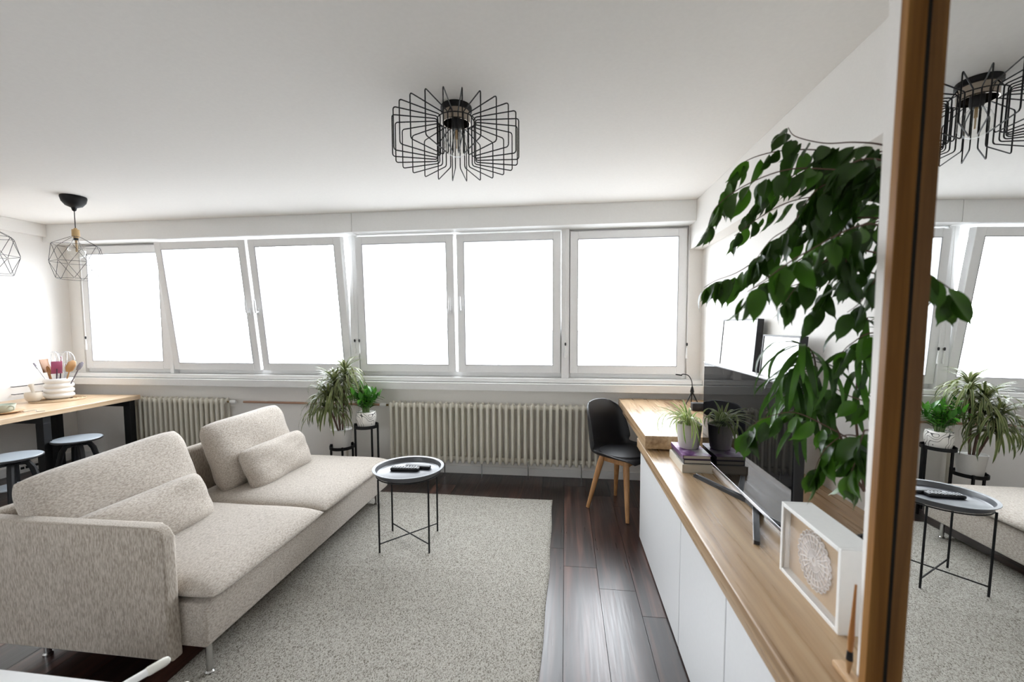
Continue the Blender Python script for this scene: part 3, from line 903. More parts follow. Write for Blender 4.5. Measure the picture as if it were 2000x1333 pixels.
# utensils
brown_w = plain('brown_wood', (0.22, 0.09, 0.025), .55)
pink_s = plain('pink_silicone', (0.30, 0.06, 0.13), .5)
dark_u = plain('dark_handle', (0.05, 0.03, 0.05), .4)
grey_u = plain('steel_wire', (0.62, 0.64, 0.68), .25, metal=.8)
def utensil(name, label, cat, base, tip, w, L, mat, kind, hm=None):
    base, tip = Vector(base), Vector(tip)
    t = thing(name, label, cat, tuple(Vector((-4.90, 3.54, ZT + .045)) + base), 0, 'utensils in the ribbed pot')
    d = (tip - base); n = d.normalized()
    q = n.to_track_quat('Z', 'Y')
    R3 = q.to_matrix()
    ln = d.length
    MB().tube([(0, 0, 0), n * (ln - L * .6)], .0055, 8).build('handle', hm or mat, t, 'auto')
    if kind == 'flat':
        mb = MB(); mb.box((0, 0, 0), (w, .006, L), None, .0028, 2)
        bmesh.ops.rotate(mb.bm, verts=mb.bm.verts, cent=(0, 0, 0), matrix=R3)
        bmesh.ops.translate(mb.bm, verts=mb.bm.verts, vec=n * (ln - L / 2))
        mb.build('blade', mat, t, 'auto')
    elif kind == 'spoon':
        mb = MB(); mb.lathe([(0, -L / 2), (w * .35, -L * .4), (w * .5, 0), (w * .38, L * .36), (0, L / 2)], 18)
        bmesh.ops.scale(mb.bm, verts=mb.bm.verts, vec=(1, .22, 1))
        bmesh.ops.rotate(mb.bm, verts=mb.bm.verts, cent=(0, 0, 0), matrix=R3)
        bmesh.ops.translate(mb.bm, verts=mb.bm.verts, vec=n * (ln - L / 2))
        mb.build('bowl', mat, t, 'auto')
    elif kind == 'whisk':
        for k in range(5):
            a = math.pi * k / 5
            pts = [R3 @ Vector((w / 2 * math.sin(s) * math.cos(a) * (1 if s < math.pi else 1), w / 2 * math.sin(s) * math.sin(a), L * (.5 - .5 * math.cos(s if s <= math.pi else 2 * math.pi - s)))) + n * (ln - L) for s in [2 * math.pi * i / 24 for i in range(24)]]
            MB().tube(pts, .0013, 5, True).build('wire', mat, t)
utensil('spatula', 'broad brown wooden spatula at the left of the utensil pot', 'spatula', (-.02, -.02, 0), (-.085, -.05, .35), .115, .13, brown_w, 'flat')
utensil('wooden_spoon', 'brown wooden spoon in the front of the utensil pot', 'spoon', (0, -.03, 0), (-.01, -.075, .29), .07, .09, plain('honey_wood', (0.30, 0.12, 0.025), .5), 'spoon')
utensil('spatula', 'pink silicone spatula in the middle of the utensil pot', 'spatula', (.01, -.03, 0), (.055, -.045, .33), .08, .12, pink_s, 'flat', dark_u)
utensil('wooden_spoon', 'pale wooden spoon leaning right out of the utensil pot', 'spoon', (.03, 0, 0), (.175, .0, .34), .09, .13, plain('pale_spoon_wood', (0.40, 0.22, 0.09), .55), 'spoon')
utensil('ladle', 'dark plastic ladle leaning furthest right in the utensil pot', 'ladle', (.04, .02, 0), (.215, .05, .32), .06, .10, plain('grey_plastic', (0.17, 0.16, 0.19), .4), 'spoon')
utensil('whisk', 'large steel whisk standing at the back of the utensil pot', 'whisk', (0, .03, 0), (.045, .05, .42), .13, .20, grey_u, 'whisk')
utensil('whisk', 'steel whisk leaning left at the back of the utensil pot', 'whisk', (-.02, .03, 0), (-.10, .05, .42), .10, .18, grey_u, 'whisk')
utensil('kitchen_knife', 'thin dark-handled knife sticking out left of the utensil pot', 'knife', (-.03, .0, 0), (-.23, -.03, .31), .016, .07, dark_u, 'flat', grey_u)
utensil('spatula', 'dark slim spatula with red handle between the whisks', 'spatula', (.0, .0, 0), (.02, .02, .37), .03, .10, plain('dark_red', (0.20, 0.03, 0.05), .5), 'flat', dark_u)
# mortar and pestle
mo = thing('mortar', 'cream stone mortar on the placemat left of the ribbed pot', 'mortar', (-4.945, 3.365, ZT + .012))
MB().lathe([(0, 0), (.038, 0), (.05, .012), (.060, .045), (.060, .075), (.055, .085), (.050, .080), (.045, .05), (.02, .03), (0, .028)], 32).build('bowl', cream_cer, mo, 'auto')
pe = tag(MB().tube([(0, 0, 0), (.0, 0, .05), (-.012, 0, .10), (-.02, 0, .118), (-.022, 0, .128)], [.016, .012, .015, .022, .012], 14).build('pestle', cream_cer, None, 'auto', (-4.945, 3.365, ZT + .045)), 'cream pestle standing in the mortar', 'pestle')
# cup on saucer at the picture edge
cs = thing('saucer', 'pale wooden saucer under the grey-green cup at the left edge', 'saucer', (-4.56, 2.90, ZT))
MB().lathe([(0, 0), (.06, 0), (.11, .012), (.115, .018), (.108, .018), (.06, .008), (0, .006)], 36).build('plate', board_m, cs, 'auto')
cu = thing('cup', 'low grey-green ceramic cup at the left edge of the dining table', 'cup', (-4.56, 2.90, ZT + .008))
MB().lathe([(0, 0), (.04, 0), (.06, .02), (.072, .065), (.068, .065), (.055, .02), (0, .010)], 32).build('bowl', plain('celadon', (0.52, 0.56, 0.48), .35), cu, 'auto')
MB().tube(smoothpath([(.066, 0, .055), (.10, 0, .05), (.10, 0, .025), (.058, 0, .018)], 5), .005, 8).build('handle', MATS['celadon'], cu, 'auto')
wr = tag(MB().tube(smoothpath([(0, 0, .004), (.06, -.02, .004), (.10, .02, .012), (.14, .0, .004), (.18, .03, .004)], 8), .0022, 6).build('bent_wire', grey_u, None, 'auto', (-4.50, 2.98, ZT)), 'thin bent silver wire lying beside the saucer', 'wire')
# rail on the left wall
rk = thing('wall_rail', 'thin black double wire rail on the left wall above the table', 'rail', (XL, 3.47, .79))
for z in (0, .075):
    MB().tube([(.0, 0, z), (.03, 0, z), (.03, .32, z), (0, .32, z)], .004, 6).build('rod', black_m, rk, 'auto')

# ------------------------------------------------------------------ low cabinet, worktop, desk
CB = thing('sideboard', 'long white handleless sideboard under the oak worktop', 'cabinet', (.503, 1.85, 0))
def cb(x0, x1, y0, y1, z0, z1, name, mat, bev=.002):
    MB().lims(x0 - .503, x1 - .503, y0 - 1.85, y1 - 1.85, z0, z1, bev).build(name, mat, CB)
MB().lims(.019, XR - .506, .952 - 1.85, 1.05, 0, .628, .002).lims(.019, .110, .78 - 1.85, .952 - 1.85, 0, .628, .002).build('body', white_paint, CB)
for y0, y1 in [(.78, 1.358), (1.362, 1.888), (1.892, 2.90)]:
    cb(.503, .521, y0 + .0015, y1 - .0015, .012, .626, 'door', white_paint)
def l_slab():
    P = [(0, -1.07), (.136, -1.07), (.136, -.898), (XR - .480, -.898), (XR - .480, 1.05), (0, 1.05)]
    n = len(P)
    mb = MB().poly([(x, y, -.031) for x, y in P] + [(x, y, .031) for x, y in P], [tuple(range(n - 1, -1, -1)), tuple(range(n, 2 * n))] + [(i, (i + 1) % n, (i + 1) % n + n, i + n) for i in range(n)])
    bmesh.ops.bevel(mb.bm, geom=[e for e in mb.bm.edges if abs(e.verts[0].co.x) < 1e-4 and abs(e.verts[1].co.x) < 1e-4], offset=.007, segments=3, profile=.5, affect='EDGES')
    return mb
WT = tag(l_slab().build('worktop', oak_m, None, 'auto', (.478, 1.85, .661)), 'thick oak worktop along the sideboard carrying the television', 'worktop')
cb2 = tag(MB().lims(0, XR - .478, -.01, 1.30, -.040, .040, .004, 2).build('desk', oak_m, None, 'auto', (.476, 2.605, .744)), 'raised oak desk top by the window above the black chair', 'desk')

# ------------------------------------------------------------------ desk chair
def chair():
    t = thing('desk_chair', 'black shell chair with beech legs pulled up to the desk', 'chair', (.440, 3.365, 0), rad(-42))
    # local: faces +X; build shell as a grid: s along profile (front edge -> seat -> back top), u across
    prof = [(.235, .437), (.20, .452), (.10, .447), (.0, .437), (-.09, .437), (-.155, .462), (-.19, .52), (-.205, .60), (-.218, .69), (-.232, .78), (-.244, .845)]
    half = [.17, .205, .225, .23, .23, .235, .238, .232, .22, .195, .135]
    wing = [.0, .012, .028, .05, .075, .095, .105, .10, .085, .055, .02]
    P = smoothpath([(p[0], h, p[1]) for p, h in zip(prof, half)], 4)
    Wg = smoothpath([(w, 0, 0) for w in wing], 4)
    nu = 18
    vs, fs = [], []
    ns = len(P)
    for i, (p, w) in enumerate(zip(P, Wg)):
        f = min(1, max(0, (i / ns - .30) / .30))
        for k in range(nu + 1):
            u = 2 * k / nu - 1
            y = p.y * math.sin(u * math.pi / 2 * .92) / math.sin(math.pi / 2 * .92)
            lift = w.x * abs(u) ** 2.6
            x = p.x + lift * f * 1.1
            z = p.z + lift * (1 - f) + .0
            if i >= ns - 5: z -= .03 * abs(u) ** 2 * (i - ns + 5) / 4
            vs.append((x, y, z))
    for i in range(ns - 1):
        for k in range(nu):
            a = i * (nu + 1) + k
            fs.append((a, a + 1, a + nu + 2, a + nu + 1))
    o = MB().poly(vs, fs).build('shell', plain('black_chair_shell', (0.013, 0.013, 0.015), .38), t, 'full')
    m = o.modifiers.new('thick', 'SOLIDIFY'); m.thickness = .012; m.offset = 0
    m = o.modifiers.new('sub', 'SUBSURF'); m.levels = 1; m.render_levels = 1
    # seat pad
    mb = MB(); mb.lathe([(0, .446), (.15, .446), (.185, .452), (.192, .462), (.18, .474), (.10, .480), (0, .481)], 36)
    bmesh.ops.scale(mb.bm, verts=mb.bm.verts, vec=(1.02, 1.05, 1))
    mb.build('seat_pad', plain('black_leatherette', (0.015, 0.015, 0.018), .42), t, 'auto', (.02, 0, -.002))
    # timber under-frame
    MB().box((.0, .085, .405), (.26, .03, .05), None, .006, 2).box((.0, -.085, .405), (.26, .03, .05), None, .006, 2).box((.105, 0, .405), (.03, .20, .05), None, .006, 2).box((-.105, 0, .405), (.03, .20, .05), None, .006, 2).build('under_frame', beech_m, t, 'auto')
    for sx in (-1, 1):
        for sy in (-1, 1):
            MB().tube([(sx * .105, sy * .095, .435), (sx * .120, sy * .112, .36), (sx * .184, sy * .184, .003)], [.021, .024, .0135], 12).build('leg', beech_m, t, 'auto')
chair()

# ------------------------------------------------------------------ television
TVT = thing('television', 'flat black television on a V-shaped stand on the oak worktop', 'television', (.70, 1.85, .692))
def tv(x0, x1, y0, y1, z0, z1, name, mat, bev=.002):
    return MB().lims(x0 - .70, x1 - .70, y0 - 1.85, y1 - 1.85, z0 - .692, z1 - .692, bev).build(name, mat, TVT)
tv(.757, .790, 1.500, 2.440, .722, 1.243, 'housing', black_matte, .003)
tv(.7535, .7575, 1.505, 2.435, .734, 1.238, 'screen', plain('tv_screen', (0.003, 0.003, 0.004), .03, spec=.35), .0005)
tv(.752, .759, 1.498, 2.442, .7205, .7335, 'lower_bezel', silver, .001)
tv(.753, .792, 1.498, 2.442, 1.240, 1.2465, 'upper_edge', silver, .001)
tv(.760, .786, 1.76, 1.92, .694, .730, 'neck', black_matte)
for s, (fx, fy) in ((1, (.640, 2.175)), (-1, (.655, 1.515))):
    a = Vector((.775 - .70, 1.84 - 1.85 + s * .03, .012)); b = Vector((fx - .70, fy - 1.85, .010))
    d = (b - a).normalized(); n = Vector((-d.y, d.x, 0)) * .011
    vs = [a + n, a - n, b - n * .8, b + n * .8]
    v = [(q.x, q.y, z) for z in (.0005, .018) for q in vs]
    for i in (6, 7): v[i] = (v[i][0], v[i][1], .013)
    lg = MB().poly(v, [(0, 1, 2, 3), (7, 6, 5, 4), (0, 4, 5, 1), (1, 5, 6, 2), (2, 6, 7, 3), (3, 7, 4, 0)]).build('stand_leg', black_matte, TVT)
    v2 = [(q.x, q.y, z) for z in (.0005, .0165) for q in [a + n * 1.12 * -1 + Vector((0, 0, 0)), a - n * 1.2, b - n * 1.0, b - n * .8]]
    MB().poly(v2, [(0, 1, 2, 3), (7, 6, 5, 4), (0, 4, 5, 1), (1, 5, 6, 2), (2, 6, 7, 3), (3, 7, 4, 0)]).build('trim_strip', silver, lg)

# ------------------------------------------------------------------ books and spider plant
paper = plain('page_paper', (0.66, 0.60, 0.50), .8, bump=.3, bscale=300)
def book(loc, L, w, h, cover, label, rz=0, cov=None):
    t = thing('book', label, 'book', loc, rad(rz), 'books stacked under the spider plant')
    MB().lims(-w / 2 + .003, w / 2 - .004, -L / 2 + .004, L / 2 - .004, .003, h - .003).build('pages', paper, t)
    cm = cover
    MB().lims(-w / 2, w / 2, -L / 2, L / 2, 0, .0028).build('back_cover', cm, t)
    MB().lims(-w / 2, w / 2, -L / 2, L / 2, h - .0028, h).build('front_cover', cov or cm, t)
    MB().lims(-w / 2, -w / 2 + .003, -L / 2, L / 2, .0028, h - .0028).build('spine', cm, t)
def purple_cover():
    m, nt, p = newmat('purple_print_cover'); N, L = nt.nodes, nt.links
    tc = N.new('ShaderNodeTexCoord'); n = N.new('ShaderNodeTexNoise'); n.inputs['Scale'].default_value = 16; n.inputs['Detail'].default_value = 3
    L.new(tc.outputs['Object'], n.inputs['Vector'])
    r = ramp(nt, n.outputs['Fac'], [(.38, (0.10, 0.02, 0.14)), (.5, (0.32, 0.16, 0.38)), (.6, (0.55, 0.52, 0.58))])
    L.new(r.outputs['Color'], p.inputs['Base Color']); p.inputs['Roughness'].default_value = .3
    return m
book((.670, 2.365, .692), .270, .150, .042, plain('cream_cover', (0.62, 0.57, 0.48), .5), 'thick cream book at the bottom of the stack by the television')
book((.674, 2.372, .734), .255, .138, .022, plain('black_cover', (0.03, 0.025, 0.03), .35), 'black-covered book in the middle of the stack by the television')
book((.672, 2.375, .756), .250, .140, .021, plain('violet_cover', (0.10, 0.04, 0.13), .35), 'purple and silver printed book on top of the stack', 0, purple_cover())
SP = thing('spider_plant', 'pale variegated spider plant in a fluted light grey pot on the books', 'plant', (.672, 2.40, .777))
def fluted():
    mb = MB(); seg = 48
    prof = [(.0, .0), (.046, 0), (.052, .006), (.058, .05), (.064, .125), (.066, .134), (.060, .134), (.056, .12), (0, .118)]
    mb.lathe(prof, seg)
    for v in mb.bm.verts:
        r0 = math.hypot(v.co.x, v.co.y)
        if r0 > .044 and .004 < v.co.z < .13:
            a = math.atan2(v.co.y, v.co.x); k = 1 - .022 * (1 if int(round(a / (2 * math.pi) * seg)) % 3 == 0 else 0)
            v.co.x *= k; v.co.y *= k
    return mb
fluted().build('pot', plain('pale_grey_ceramic', (0.60, 0.57, 0.54), .5), SP, 'auto')
MB().lathe([(0, .119), (.055, .117), (.055, .11), (0, .11)], 24).build('soil', soil_m, SP)
sm = [blade_mesh(L, .013, d, 'spider_blade', spider_m, 9, u, .3) for L, d, u in [(.22, 1.7, 1.1), (.28, 3.0, 1.1), (.19, 1.1, 1.15), (.30, 3.2, 1.0), (.16, 2.2, 1.35)]]
for k in range(70):
    o = link('leaf', r_.choice(sm), SP, (r_.uniform(-.015, .015), r_.uniform(-.015, .015), .115), (r_.uniform(-.25, .25), r_.uniform(-.2, .2), k * 2.399 + r_.uniform(-.3, .3)))
    f = r_.uniform(.7, 1.1)
    hx, hy = -math.sin(o.rotation_euler.z), math.cos(o.rotation_euler.z)
    if hx > .25 and hy < .75: f *= .38
    o.scale = (1, f, f)

# ------------------------------------------------------------------ small tripod lamp on the desk
TL = thing('desk_lamp', 'small black tripod lamp with bent gooseneck on the desk by the window', 'lamp', (1.03, 3.62, .784))
for k in range(3):
    a = rad(120 * k + 200)
    MB().tube([(0, 0, .115), (.062 * math.cos(a), .062 * math.sin(a), .002)], [.006, .0035], 8).build('leg', black_m, TL, 'auto')
MB().lathe([(0, .105), (.012, .105), (.016, .115), (.010, .145), (.004, .16), (0, .16)], 16).build('hub', black_m, TL, 'auto')
MB().tube(smoothpath([(0, 0, .155), (-.005, 0, .20), (-.03, 0, .245), (-.065, 0, .258), (-.085, 0, .255)], 5), .0038, 8).build('gooseneck', black_m, TL, 'auto')
MB().box((-.108, 0, .252), (.052, .022, .010), Matrix.Rotation(rad(8), 3, 'Y'), .004, 2).build('lamp_head', black_m, TL, 'auto')
tag(MB().box((0, 0, .030), (.10, .06, .060), None, .006, 2).build('charger_box', black_matte, None, 'auto', (1.02, 3.42, .784)), 'small black box on the desk behind the spider plant', 'box')

# ------------------------------------------------------------------ poster frames leaning on the right wall
def poster_mat(name, seed):
    m, nt, p = newmat(name); N, L = nt.nodes, nt.links
    tc = N.new('ShaderNodeTexCoord'); n = N.new('ShaderNodeTexNoise'); n.inputs['Scale'].default_value = 5; n.inputs['Detail'].default_value = 2
    mp = N.new('ShaderNodeMapping'); mp.inputs['Location'].default_value = (seed, seed * 2, 0); L.new(tc.outputs['Object'], mp.inputs[0]); L.new(mp.outputs[0], n.inputs['Vector'])
    r = ramp(nt, n.outputs['Fac'], [(.36, (0.70, 0.71, 0.72)), (.5, (0.84, 0.84, 0.84))])
    L.new(r.outputs['Color'], p.inputs['Base Color']); p.inputs['Roughness'].default_value = .12; p.inputs['Coat Weight'].default_value = .6
    p.inputs['Coat Roughness'].default_value = .03
    return m
def poster(y0, y1, z0, h, xf, label, seed):
    t = thing('poster_frame', label, 'picture', (xf, (y0 + y1) / 2, z0), 0, 'black poster frames on the right')
    t.rotation_euler = (0, rad(4.0), 0)
    w = y1 - y0; d = .036; b = .010
    mb = MB()
    mb.lims(-d, 0, -w / 2, -w / 2 + b, 0, h, .001).lims(-d, 0, w / 2 - b, w / 2, 0, h, .001)
    mb.lims(-d, 0, -w / 2 + b, w / 2 - b, 0, b, .001).lims(-d, 0, -w / 2 + b, w / 2 - b, h - b, h, .001)
    mb.build('frame', black_matte, t)
    MB().lims(-d + .004, -d + .008, -w / 2 + b, w / 2 - b, b, h - b).build('print', poster_mat('poster_print_%d' % seed, seed), t)
poster(2.735, 3.30, .787, .695, 1.135, 'black-framed white poster on the desk, left of the two leaning frames', 1)
poster(2.20, 2.592, .695, .695, 1.105, 'black-framed white poster behind the television, right of the two leaning frames', 2)

# ------------------------------------------------------------------ lace shadow box
LB = thing('shadow_box', 'white box frame with a round lace doily on beige backing', 'picture', (.66, 1.228, .692))
bx0, bx1, by0, by1, bh, bw = 0, .085, -.143, .143, .215, .012
mb = MB()
mb.lims(bx0, bx1, by0, by0 + bw, 0, bh, .0015).lims(bx0, bx1, by1 - bw, by1, 0, bh, .0015)
mb.lims(bx0, bx1, by0 + bw, by1 - bw, 0, bw, .0015).lims(bx0, bx1, by0 + bw, by1 - bw, bh - bw, bh, .0015)
mb.build('frame', white_satin, LB)
MB().lims(.022, .026, by0 + bw, by1 - bw, bw, bh - bw).build('backing', plain('beige_linen_board', (0.52, 0.38, 0.25), .9, bump=.3, bscale=300), LB)
MB().lims(.004, .0055, by0 + bw, by1 - bw, bw, bh - bw).build('glass', glassmat('picture_glass', .05), LB)
# doily: rings, spokes and scalloped edge of thin cord
lace = plain('white_cotton_lace', (0.80, 0.76, 0.74), .9)
dc = Vector((.019, .0, .108))
def dpt(r, a): return dc + Vector((0, r * math.cos(a), r * math.sin(a)))
db = MB()
db.lathe([(0, 0), (.072, 0), (.072, .0008), (0, .0008)], 64)
bmesh.ops.rotate(db.bm, verts=db.bm.verts, cent=(0, 0, 0), matrix=Matrix.Rotation(rad(-90), 3, 'Y'))
bmesh.ops.translate(db.bm, verts=db.bm.verts, vec=dc + Vector((.002, 0, 0)))
dl = db.build('doily', plain('lace_ground', (0.66, 0.58, 0.52), .9), LB)
for rr in (.012, .030, .050, .066):
    MB().tube([dpt(rr, 2 * math.pi * k / 48) for k in range(48)], .0016, 5, True).build('ring', lace, dl, 'auto')
for k in range(24):
    a = 2 * math.pi * k / 24
    MB().tube([dpt(.006, a), dpt(.048, a + .05), dpt(.072, a)], [.0012, .0022, .0012], 5).build('spoke', lace, dl, 'auto')
    MB().tube([dpt(.070, a - .12), dpt(.077, a - .07), dpt(.079, a), dpt(.077, a + .07), dpt(.070, a + .12)], .0018, 5).build('scallop', lace, dl, 'auto')

# ------------------------------------------------------------------ mirror with oak frame on the wall stub
MR = thing('wall_mirror', 'tall mirror with a narrow oak frame on the white wall at right', 'mirror', (.5912, .837, .74))
MR.rotation_euler = (0, .0129, .0123)
def mr(x0, x1, y0, y1, z0, z1, name, mat, bev=.0012): return MB().lims(x0, x1, y0, y1, z0, z1, bev).build(name, mat, MR)
fs_ = mr(-.032, .006, 0, .018, 0, 1.56, 'frame_stile', oakz_m)
MB().lims(-.0022, -.0004, -.0035, .0005, .02, 1.54).build('gap_shade_strip', plain('gap_shade', (0.01, 0.007, 0.004), .9), fs_)  # dark strip painted as the shade in the gap beside the glass
mr(-.032, .006, -1.118, -1.10, 0, 1.56, 'frame_stile', oakz_m)
mr(-.032, .006, -1.10, 0, 0, .018, 'frame_rail', oakz_m)
mr(-.032, .006, -1.10, 0, 1.542, 1.56, 'frame_rail', oakz_m)
mr(0, .004, -1.10, 0, .018, 1.542, 'mirror_glass', mirror_m, 0)

# ------------------------------------------------------------------ brush and little board by the mirror
tb_ = tag(MB().lims(-.0125, .0125, -.09, .09, 0, .016, .004).build('wooden_board', board_m, None, 'auto', (.601, .894, .6925)), 'narrow pale wooden board on the worktop end beside the white wall', 'board')
br = thing('paint_brush', 'slender brown brush leaning upright beside the white shadow box', 'brush', (.599, .945, .7085))
bd = Vector((.013, .010, .18)).normalized()
MB().tube([bd * .045, bd * .075, bd * .12, bd * .19], [.0045, .006, .004, .0022], 10).build('handle', plain('orange_wood', (0.36, 0.15, 0.035), .4), br, 'auto')
MB().tube([bd * .028, bd * .047], [.0065, .0055], 10).build('ferrule', black_m, br, 'auto')
MB().tube([(0, 0, .001), bd * .028], [.003, .007], 10).build('bristles', plain('tan_bristle', (0.40, 0.24, 0.11), .8), br, 'auto')

# gold wire ornament behind the box
gw = thing('wire_ornament', 'tangle of thin gold wire behind the white shadow box', 'ornament', (.87, 1.46, .692))
gold = plain('gold_wire', (0.75, 0.50, 0.18), .25, metal=1)
for k in range(7):
    a = rad(26 * k); rr = .035 + .012 * (k % 3)
    ax = Vector((math.cos(a), math.sin(a), 0))
    MB().tube([Vector((.02 * math.sin(k * 2.1), .05 * math.cos(k * 1.7), rr + .002)) + ax * rr * math.cos(s) + Vector((0, 0, rr * math.sin(s))) for s in [2 * math.pi * i / 28 for i in range(28)]], .0014, 5, True).build('loop', gold, gw, 'auto')

# ------------------------------------------------------------------ ficus on the worktop
FX = Vector((.90, 1.24, .692))
FI = thing('ficus_tree', 'tall arching weeping fig with glossy green leaves in a black pot', 'plant', tuple(FX))
pot(FI, [(0, 0), (.075, 0), (.082, .006), (.098, .13), (.102, .142), (.094, .142), (.090, .13), (0, .128)], black_matte, .12, .09)
FL = [leaflet_mesh(.098, .046, 'ficus_blade', ficus_m, 8, 1, .18, .35), leaflet_mesh(.088, .040, 'ficus_blade', ficus_m, 8, 1, .32, .2), leaflet_mesh(.078, .038, 'ficus_blade', ficus_m, 8, 1, .05, .5)]
TWIGS = [
    [(0.900, 1.220, 1.817), (0.825, 1.250, 1.857), (0.726, 1.320, 1.929), (0.617, 1.380, 1.958), (0.531, 1.420, 1.939), (0.493, 1.430, 1.870)],
    [(0.900, 1.220, 1.794), (0.806, 1.220, 1.834), (0.701, 1.250, 1.856), (0.600, 1.280, 1.871), (0.501, 1.300, 1.840), (0.432, 1.320, 1.790), (0.412, 1.330, 1.734)],
    [(0.900, 1.220, 1.736), (0.861, 1.300, 1.776), (0.764, 1.360, 1.818), (0.682, 1.420, 1.823), (0.611, 1.460, 1.789), (0.541, 1.480, 1.735)],
    [(0.900, 1.220, 1.676), (0.809, 1.220, 1.716), (0.735, 1.260, 1.728), (0.666, 1.300, 1.712), (0.586, 1.330, 1.662), (0.510, 1.350, 1.606), (0.448, 1.360, 1.581), (0.415, 1.360, 1.560)],
    [(0.900, 1.220, 1.652), (0.850, 1.300, 1.692), (0.767, 1.360, 1.700), (0.715, 1.420, 1.650), (0.641, 1.450, 1.592), (0.591, 1.460, 1.561)],
    [(0.900, 1.220, 1.579), (0.785, 1.180, 1.619), (0.714, 1.200, 1.637), (0.654, 1.200, 1.605), (0.605, 1.200, 1.560), (0.569, 1.200, 1.507)],
    [(0.900, 1.220, 1.534), (0.833, 1.250, 1.574), (0.783, 1.270, 1.591), (0.725, 1.280, 1.573), (0.700, 1.280, 1.524), (0.674, 1.280, 1.488)],
    [(0.900, 1.220, 1.851), (0.791, 1.200, 1.891), (0.749, 1.250, 1.923), (0.701, 1.300, 1.944), (0.642, 1.330, 1.978), (0.626, 1.340, 2.008)],
    [(0.900, 1.220, 1.784), (0.759, 1.150, 1.824), (0.745, 1.200, 1.817), (0.723, 1.220, 1.759), (0.724, 1.240, 1.684)],
    [(0.900, 1.220, 1.525), (0.766, 1.150, 1.565), (0.745, 1.160, 1.541), (0.729, 1.170, 1.503), (0.706, 1.180, 1.478)],
    [(0.900, 1.220, 1.874), (0.857, 1.300, 1.914), (0.783, 1.450, 1.949), (0.697, 1.520, 1.909), (0.631, 1.550, 1.853), (0.603, 1.560, 1.805)],
    [(0.900, 1.220, 1.768), (0.807, 1.220, 1.808), (0.671, 1.240, 1.813), (0.602, 1.250, 1.717), (0.555, 1.260, 1.679), (0.516, 1.260, 1.623)],
    [(0.900, 1.220, 1.796), (0.759, 1.150, 1.836), (0.709, 1.180, 1.850), (0.661, 1.200, 1.808), (0.639, 1.200, 1.730)],
    [(0.900, 1.220, 1.643), (0.721, 1.120, 1.683), (0.688, 1.120, 1.672), (0.666, 1.120, 1.624), (0.662, 1.120, 1.563)],
    [(0.900, 1.220, 1.716), (0.928, 1.400, 1.756), (0.847, 1.450, 1.707), (0.777, 1.480, 1.601), (0.726, 1.500, 1.571)],
    [(0.900, 1.220, 1.074), (0.801, 1.220, 1.114), (0.711, 1.240, 1.168), (0.625, 1.250, 1.206), (0.550, 1.260, 1.184), (0.510, 1.260, 1.151)],
    [(0.900, 1.220, 1.112), (0.774, 1.180, 1.152), (0.714, 1.180, 1.163), (0.666, 1.180, 1.122), (0.645, 1.180, 1.067)],
    [(0.900, 1.220, 1.106), (0.755, 1.150, 1.146), (0.720, 1.150, 1.119), (0.704, 1.150, 1.067)],
    [(0.900, 1.220, 1.192), (0.824, 1.250, 1.232), (0.771, 1.280, 1.254), (0.743, 1.300, 1.279)],
    [(0.900, 1.220, 1.386), (0.786, 1.200, 1.426), (0.744, 1.220, 1.398), (0.726, 1.230, 1.371)],
    [(0.900, 1.220, 1.152), (0.734, 1.120, 1.192), (0.717, 1.120, 1.179), (0.707, 1.120, 1.128), (0.697, 1.120, 1.090)],
    [(0.900, 1.220, 1.640), (0.700, 1.100, 1.680), (0.520, 1.020, 1.605), (0.430, 1.000, 1.545), (0.395, 1.000, 1.520)]]
MB().tube([p - FX for p in smoothpath([(.90, 1.24, .80), (.92, 1.22, 1.10), (.89, 1.20, 1.5), (.92, 1.22, 1.85), (.88, 1.25, 2.05)], 5)], [.011] * 21, 9).build('trunk', twig_m, FI, 'auto')
fr = random.Random(21)
nleaf = 0
extra = MB()
for tw in [TWIGS[-1]] + TWIGS[15:21] + TWIGS[:15]:
    path = smoothpath(tw, 8)
    n = len(path)
    MB().tube([p - FX for p in path], [.0026 - .0017 * i / (n - 1) for i in range(n)], 6).build('twig', twig_m, FI, 'auto')
    acc, side = 0.0, 1
    for i in range(7, n):
        acc += (path[i] - path[i - 1]).length
        if acc < .0135 and i != n - 1: continue
        acc = 0
        side = -side
        d = (path[i] - path[i - 1]).normalized()
        for rep in range(2 if fr.random() < .45 else 1):
            lat = d.cross(Vector((0, 0, 1)))
            lat = lat.normalized() if lat.length > .1 else Vector((1, 0, 0))
            dirv = (d * fr.uniform(.1, .7) + lat * side * fr.uniform(.1, .75) * (1 if rep == 0 else -1) + Vector((0, 0, -1)) * fr.uniform(.55, 1.2))
            dirv.normalize()
            up_ = Vector((fr.uniform(-1, 1), fr.uniform(-1, .2), fr.uniform(-.2, .8)))
            y = dirv; x = y.cross(up_).normalized(); z = x.cross(y)
            f = fr.uniform(.68, 1.0) * (.85 if i > n - 3 else 1)
            loc = path[i] - FX + dirv * .012
            q = Matrix((x, y, z)).transposed().to_quaternion()
            me = fr.choice(FL)
            if nleaf < 296 or path is None:
                o = link('leaf', me, FI, loc, (0, 0, 0), (f, f, f))
                o.rotation_mode = 'QUATERNION'; o.rotation_quaternion = q
            else:
                k = len(extra.bm.verts)
                vv = [extra.bm.verts.new(loc + q @ (v.co * f)) for v in me.vertices]
                for p in me.polygons: extra.bm.faces.new([vv[v] for v in p.vertices])
            nleaf += 1

if extra.bm.verts:
    ex = extra.build('foliage', ficus_m, FI, 'full', recalc=False)
    ex['kind'] = 'stuff'
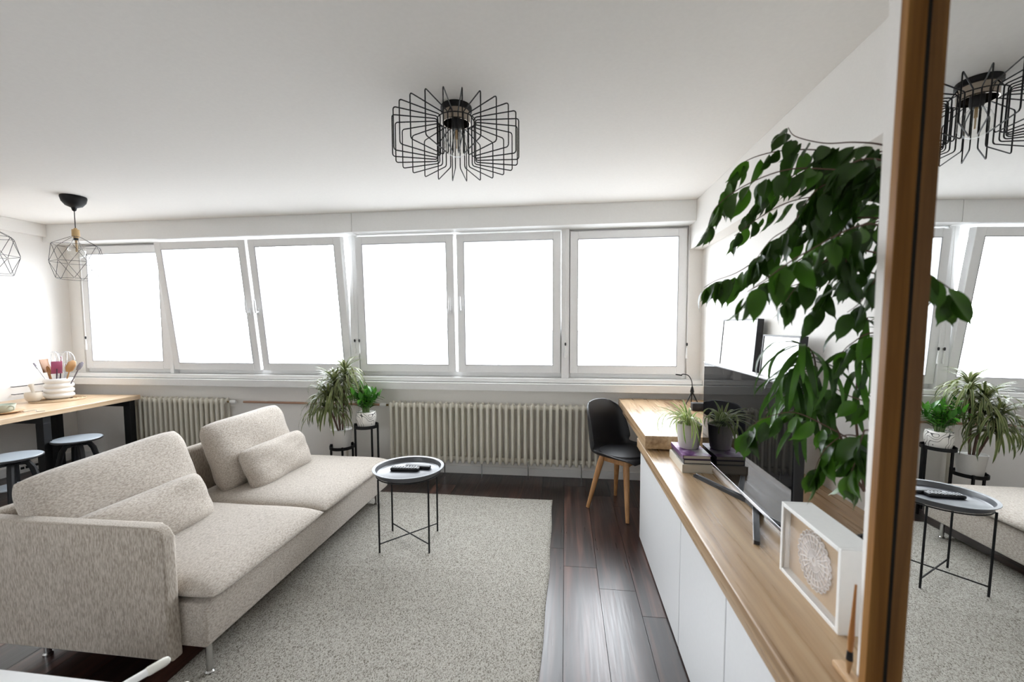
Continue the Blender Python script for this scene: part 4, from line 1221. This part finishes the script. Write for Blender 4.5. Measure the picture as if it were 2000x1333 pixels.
# narrow-leaved fig beside it
NX = Vector((1.04, 1.42, .692))
NI = thing('narrow_leaf_fig', 'drooping narrow-leaved plant between the television and the weeping fig', 'plant', tuple(NX))
pot(NI, [(0, 0), (.060, 0), (.066, .006), (.078, .11), (.080, .118), (.074, .118), (.070, .108), (0, .106)], black_matte, .10, .072)
nm = [blade_mesh(L, .017, d, 'narrow_blade', narrow_m, 9, u, .25) for L, d, u in [(.20, 2.0, .35), (.23, 1.8, .1), (.17, 1.6, .2), (.22, 1.4, -.3)]]
NTW = [
    [(0.923, 1.400, 0.939), (0.844, 1.420, 1.104), (0.771, 1.400, 1.250), (0.726, 1.360, 1.362), (0.675, 1.330, 1.391)],
    [(0.895, 1.380, 0.946), (0.848, 1.360, 1.196), (0.845, 1.340, 1.379), (0.843, 1.320, 1.467)],
    [(0.908, 1.400, 0.938), (0.846, 1.420, 1.056), (0.769, 1.420, 1.183), (0.738, 1.420, 1.246), (0.683, 1.400, 1.304)]]
for tw in NTW:
    path = smoothpath(tw, 7); n = len(path)
    MB().tube([p - NX for p in path], [.0042 - .0026 * i / (n - 1) for i in range(n)], 6).build('stem', twig_m, NI, 'auto')
    for i in range(int(n * .45), n):
        for rep in range(2):
            d = (path[i] - path[i - 1]).normalized()
            az = math.atan2(d.y, d.x) - math.pi / 2 + fr.uniform(-1.7, 1.7)
            o = link('leaf', fr.choice(nm), NI, path[i] - NX, (fr.uniform(-.5, .2), fr.uniform(-.3, .3), az))
            f = fr.uniform(.7, 1.05); o.scale = (1, f, f)

# ------------------------------------------------------------------ white rods of a rack in the near left corner
RK = thing('drying_rack', 'white rack with rounded rod ends cut off by the bottom edge at left', 'rack', (-1.40, .745, -.0))
MB().lims(-.45, .30, -.35, .262, .412, .432, .004).build('shelf', white_paint, RK)
for (x0, y0, x1, y1, z1) in [(.12, .10, .222, .340, .449), (.28, .08, .345, .280, .434)]:
    a = Vector((x0, y0, .444)); b = Vector((x1, y1, z1)); d = (b - a)
    rd = MB().tube([a, a + d * .8], .0105, 14).build('rod', white_satin, RK, 'auto')
    MB().tube([a + d * .78, a + d * .80, a + d * .95, a + d * .985, b], [.0112, .0128, .0128, .010, .004], 16).build('end_cap', plain('cream_cap', (0.78, 0.77, 0.70), .4), rd, 'auto')
for x in (-.42, .26):
    for y in (-.32, .20):
        MB().cyl((x, y, 0), (x, y, .414), .011, 12).build('leg', white_satin, RK, 'auto')
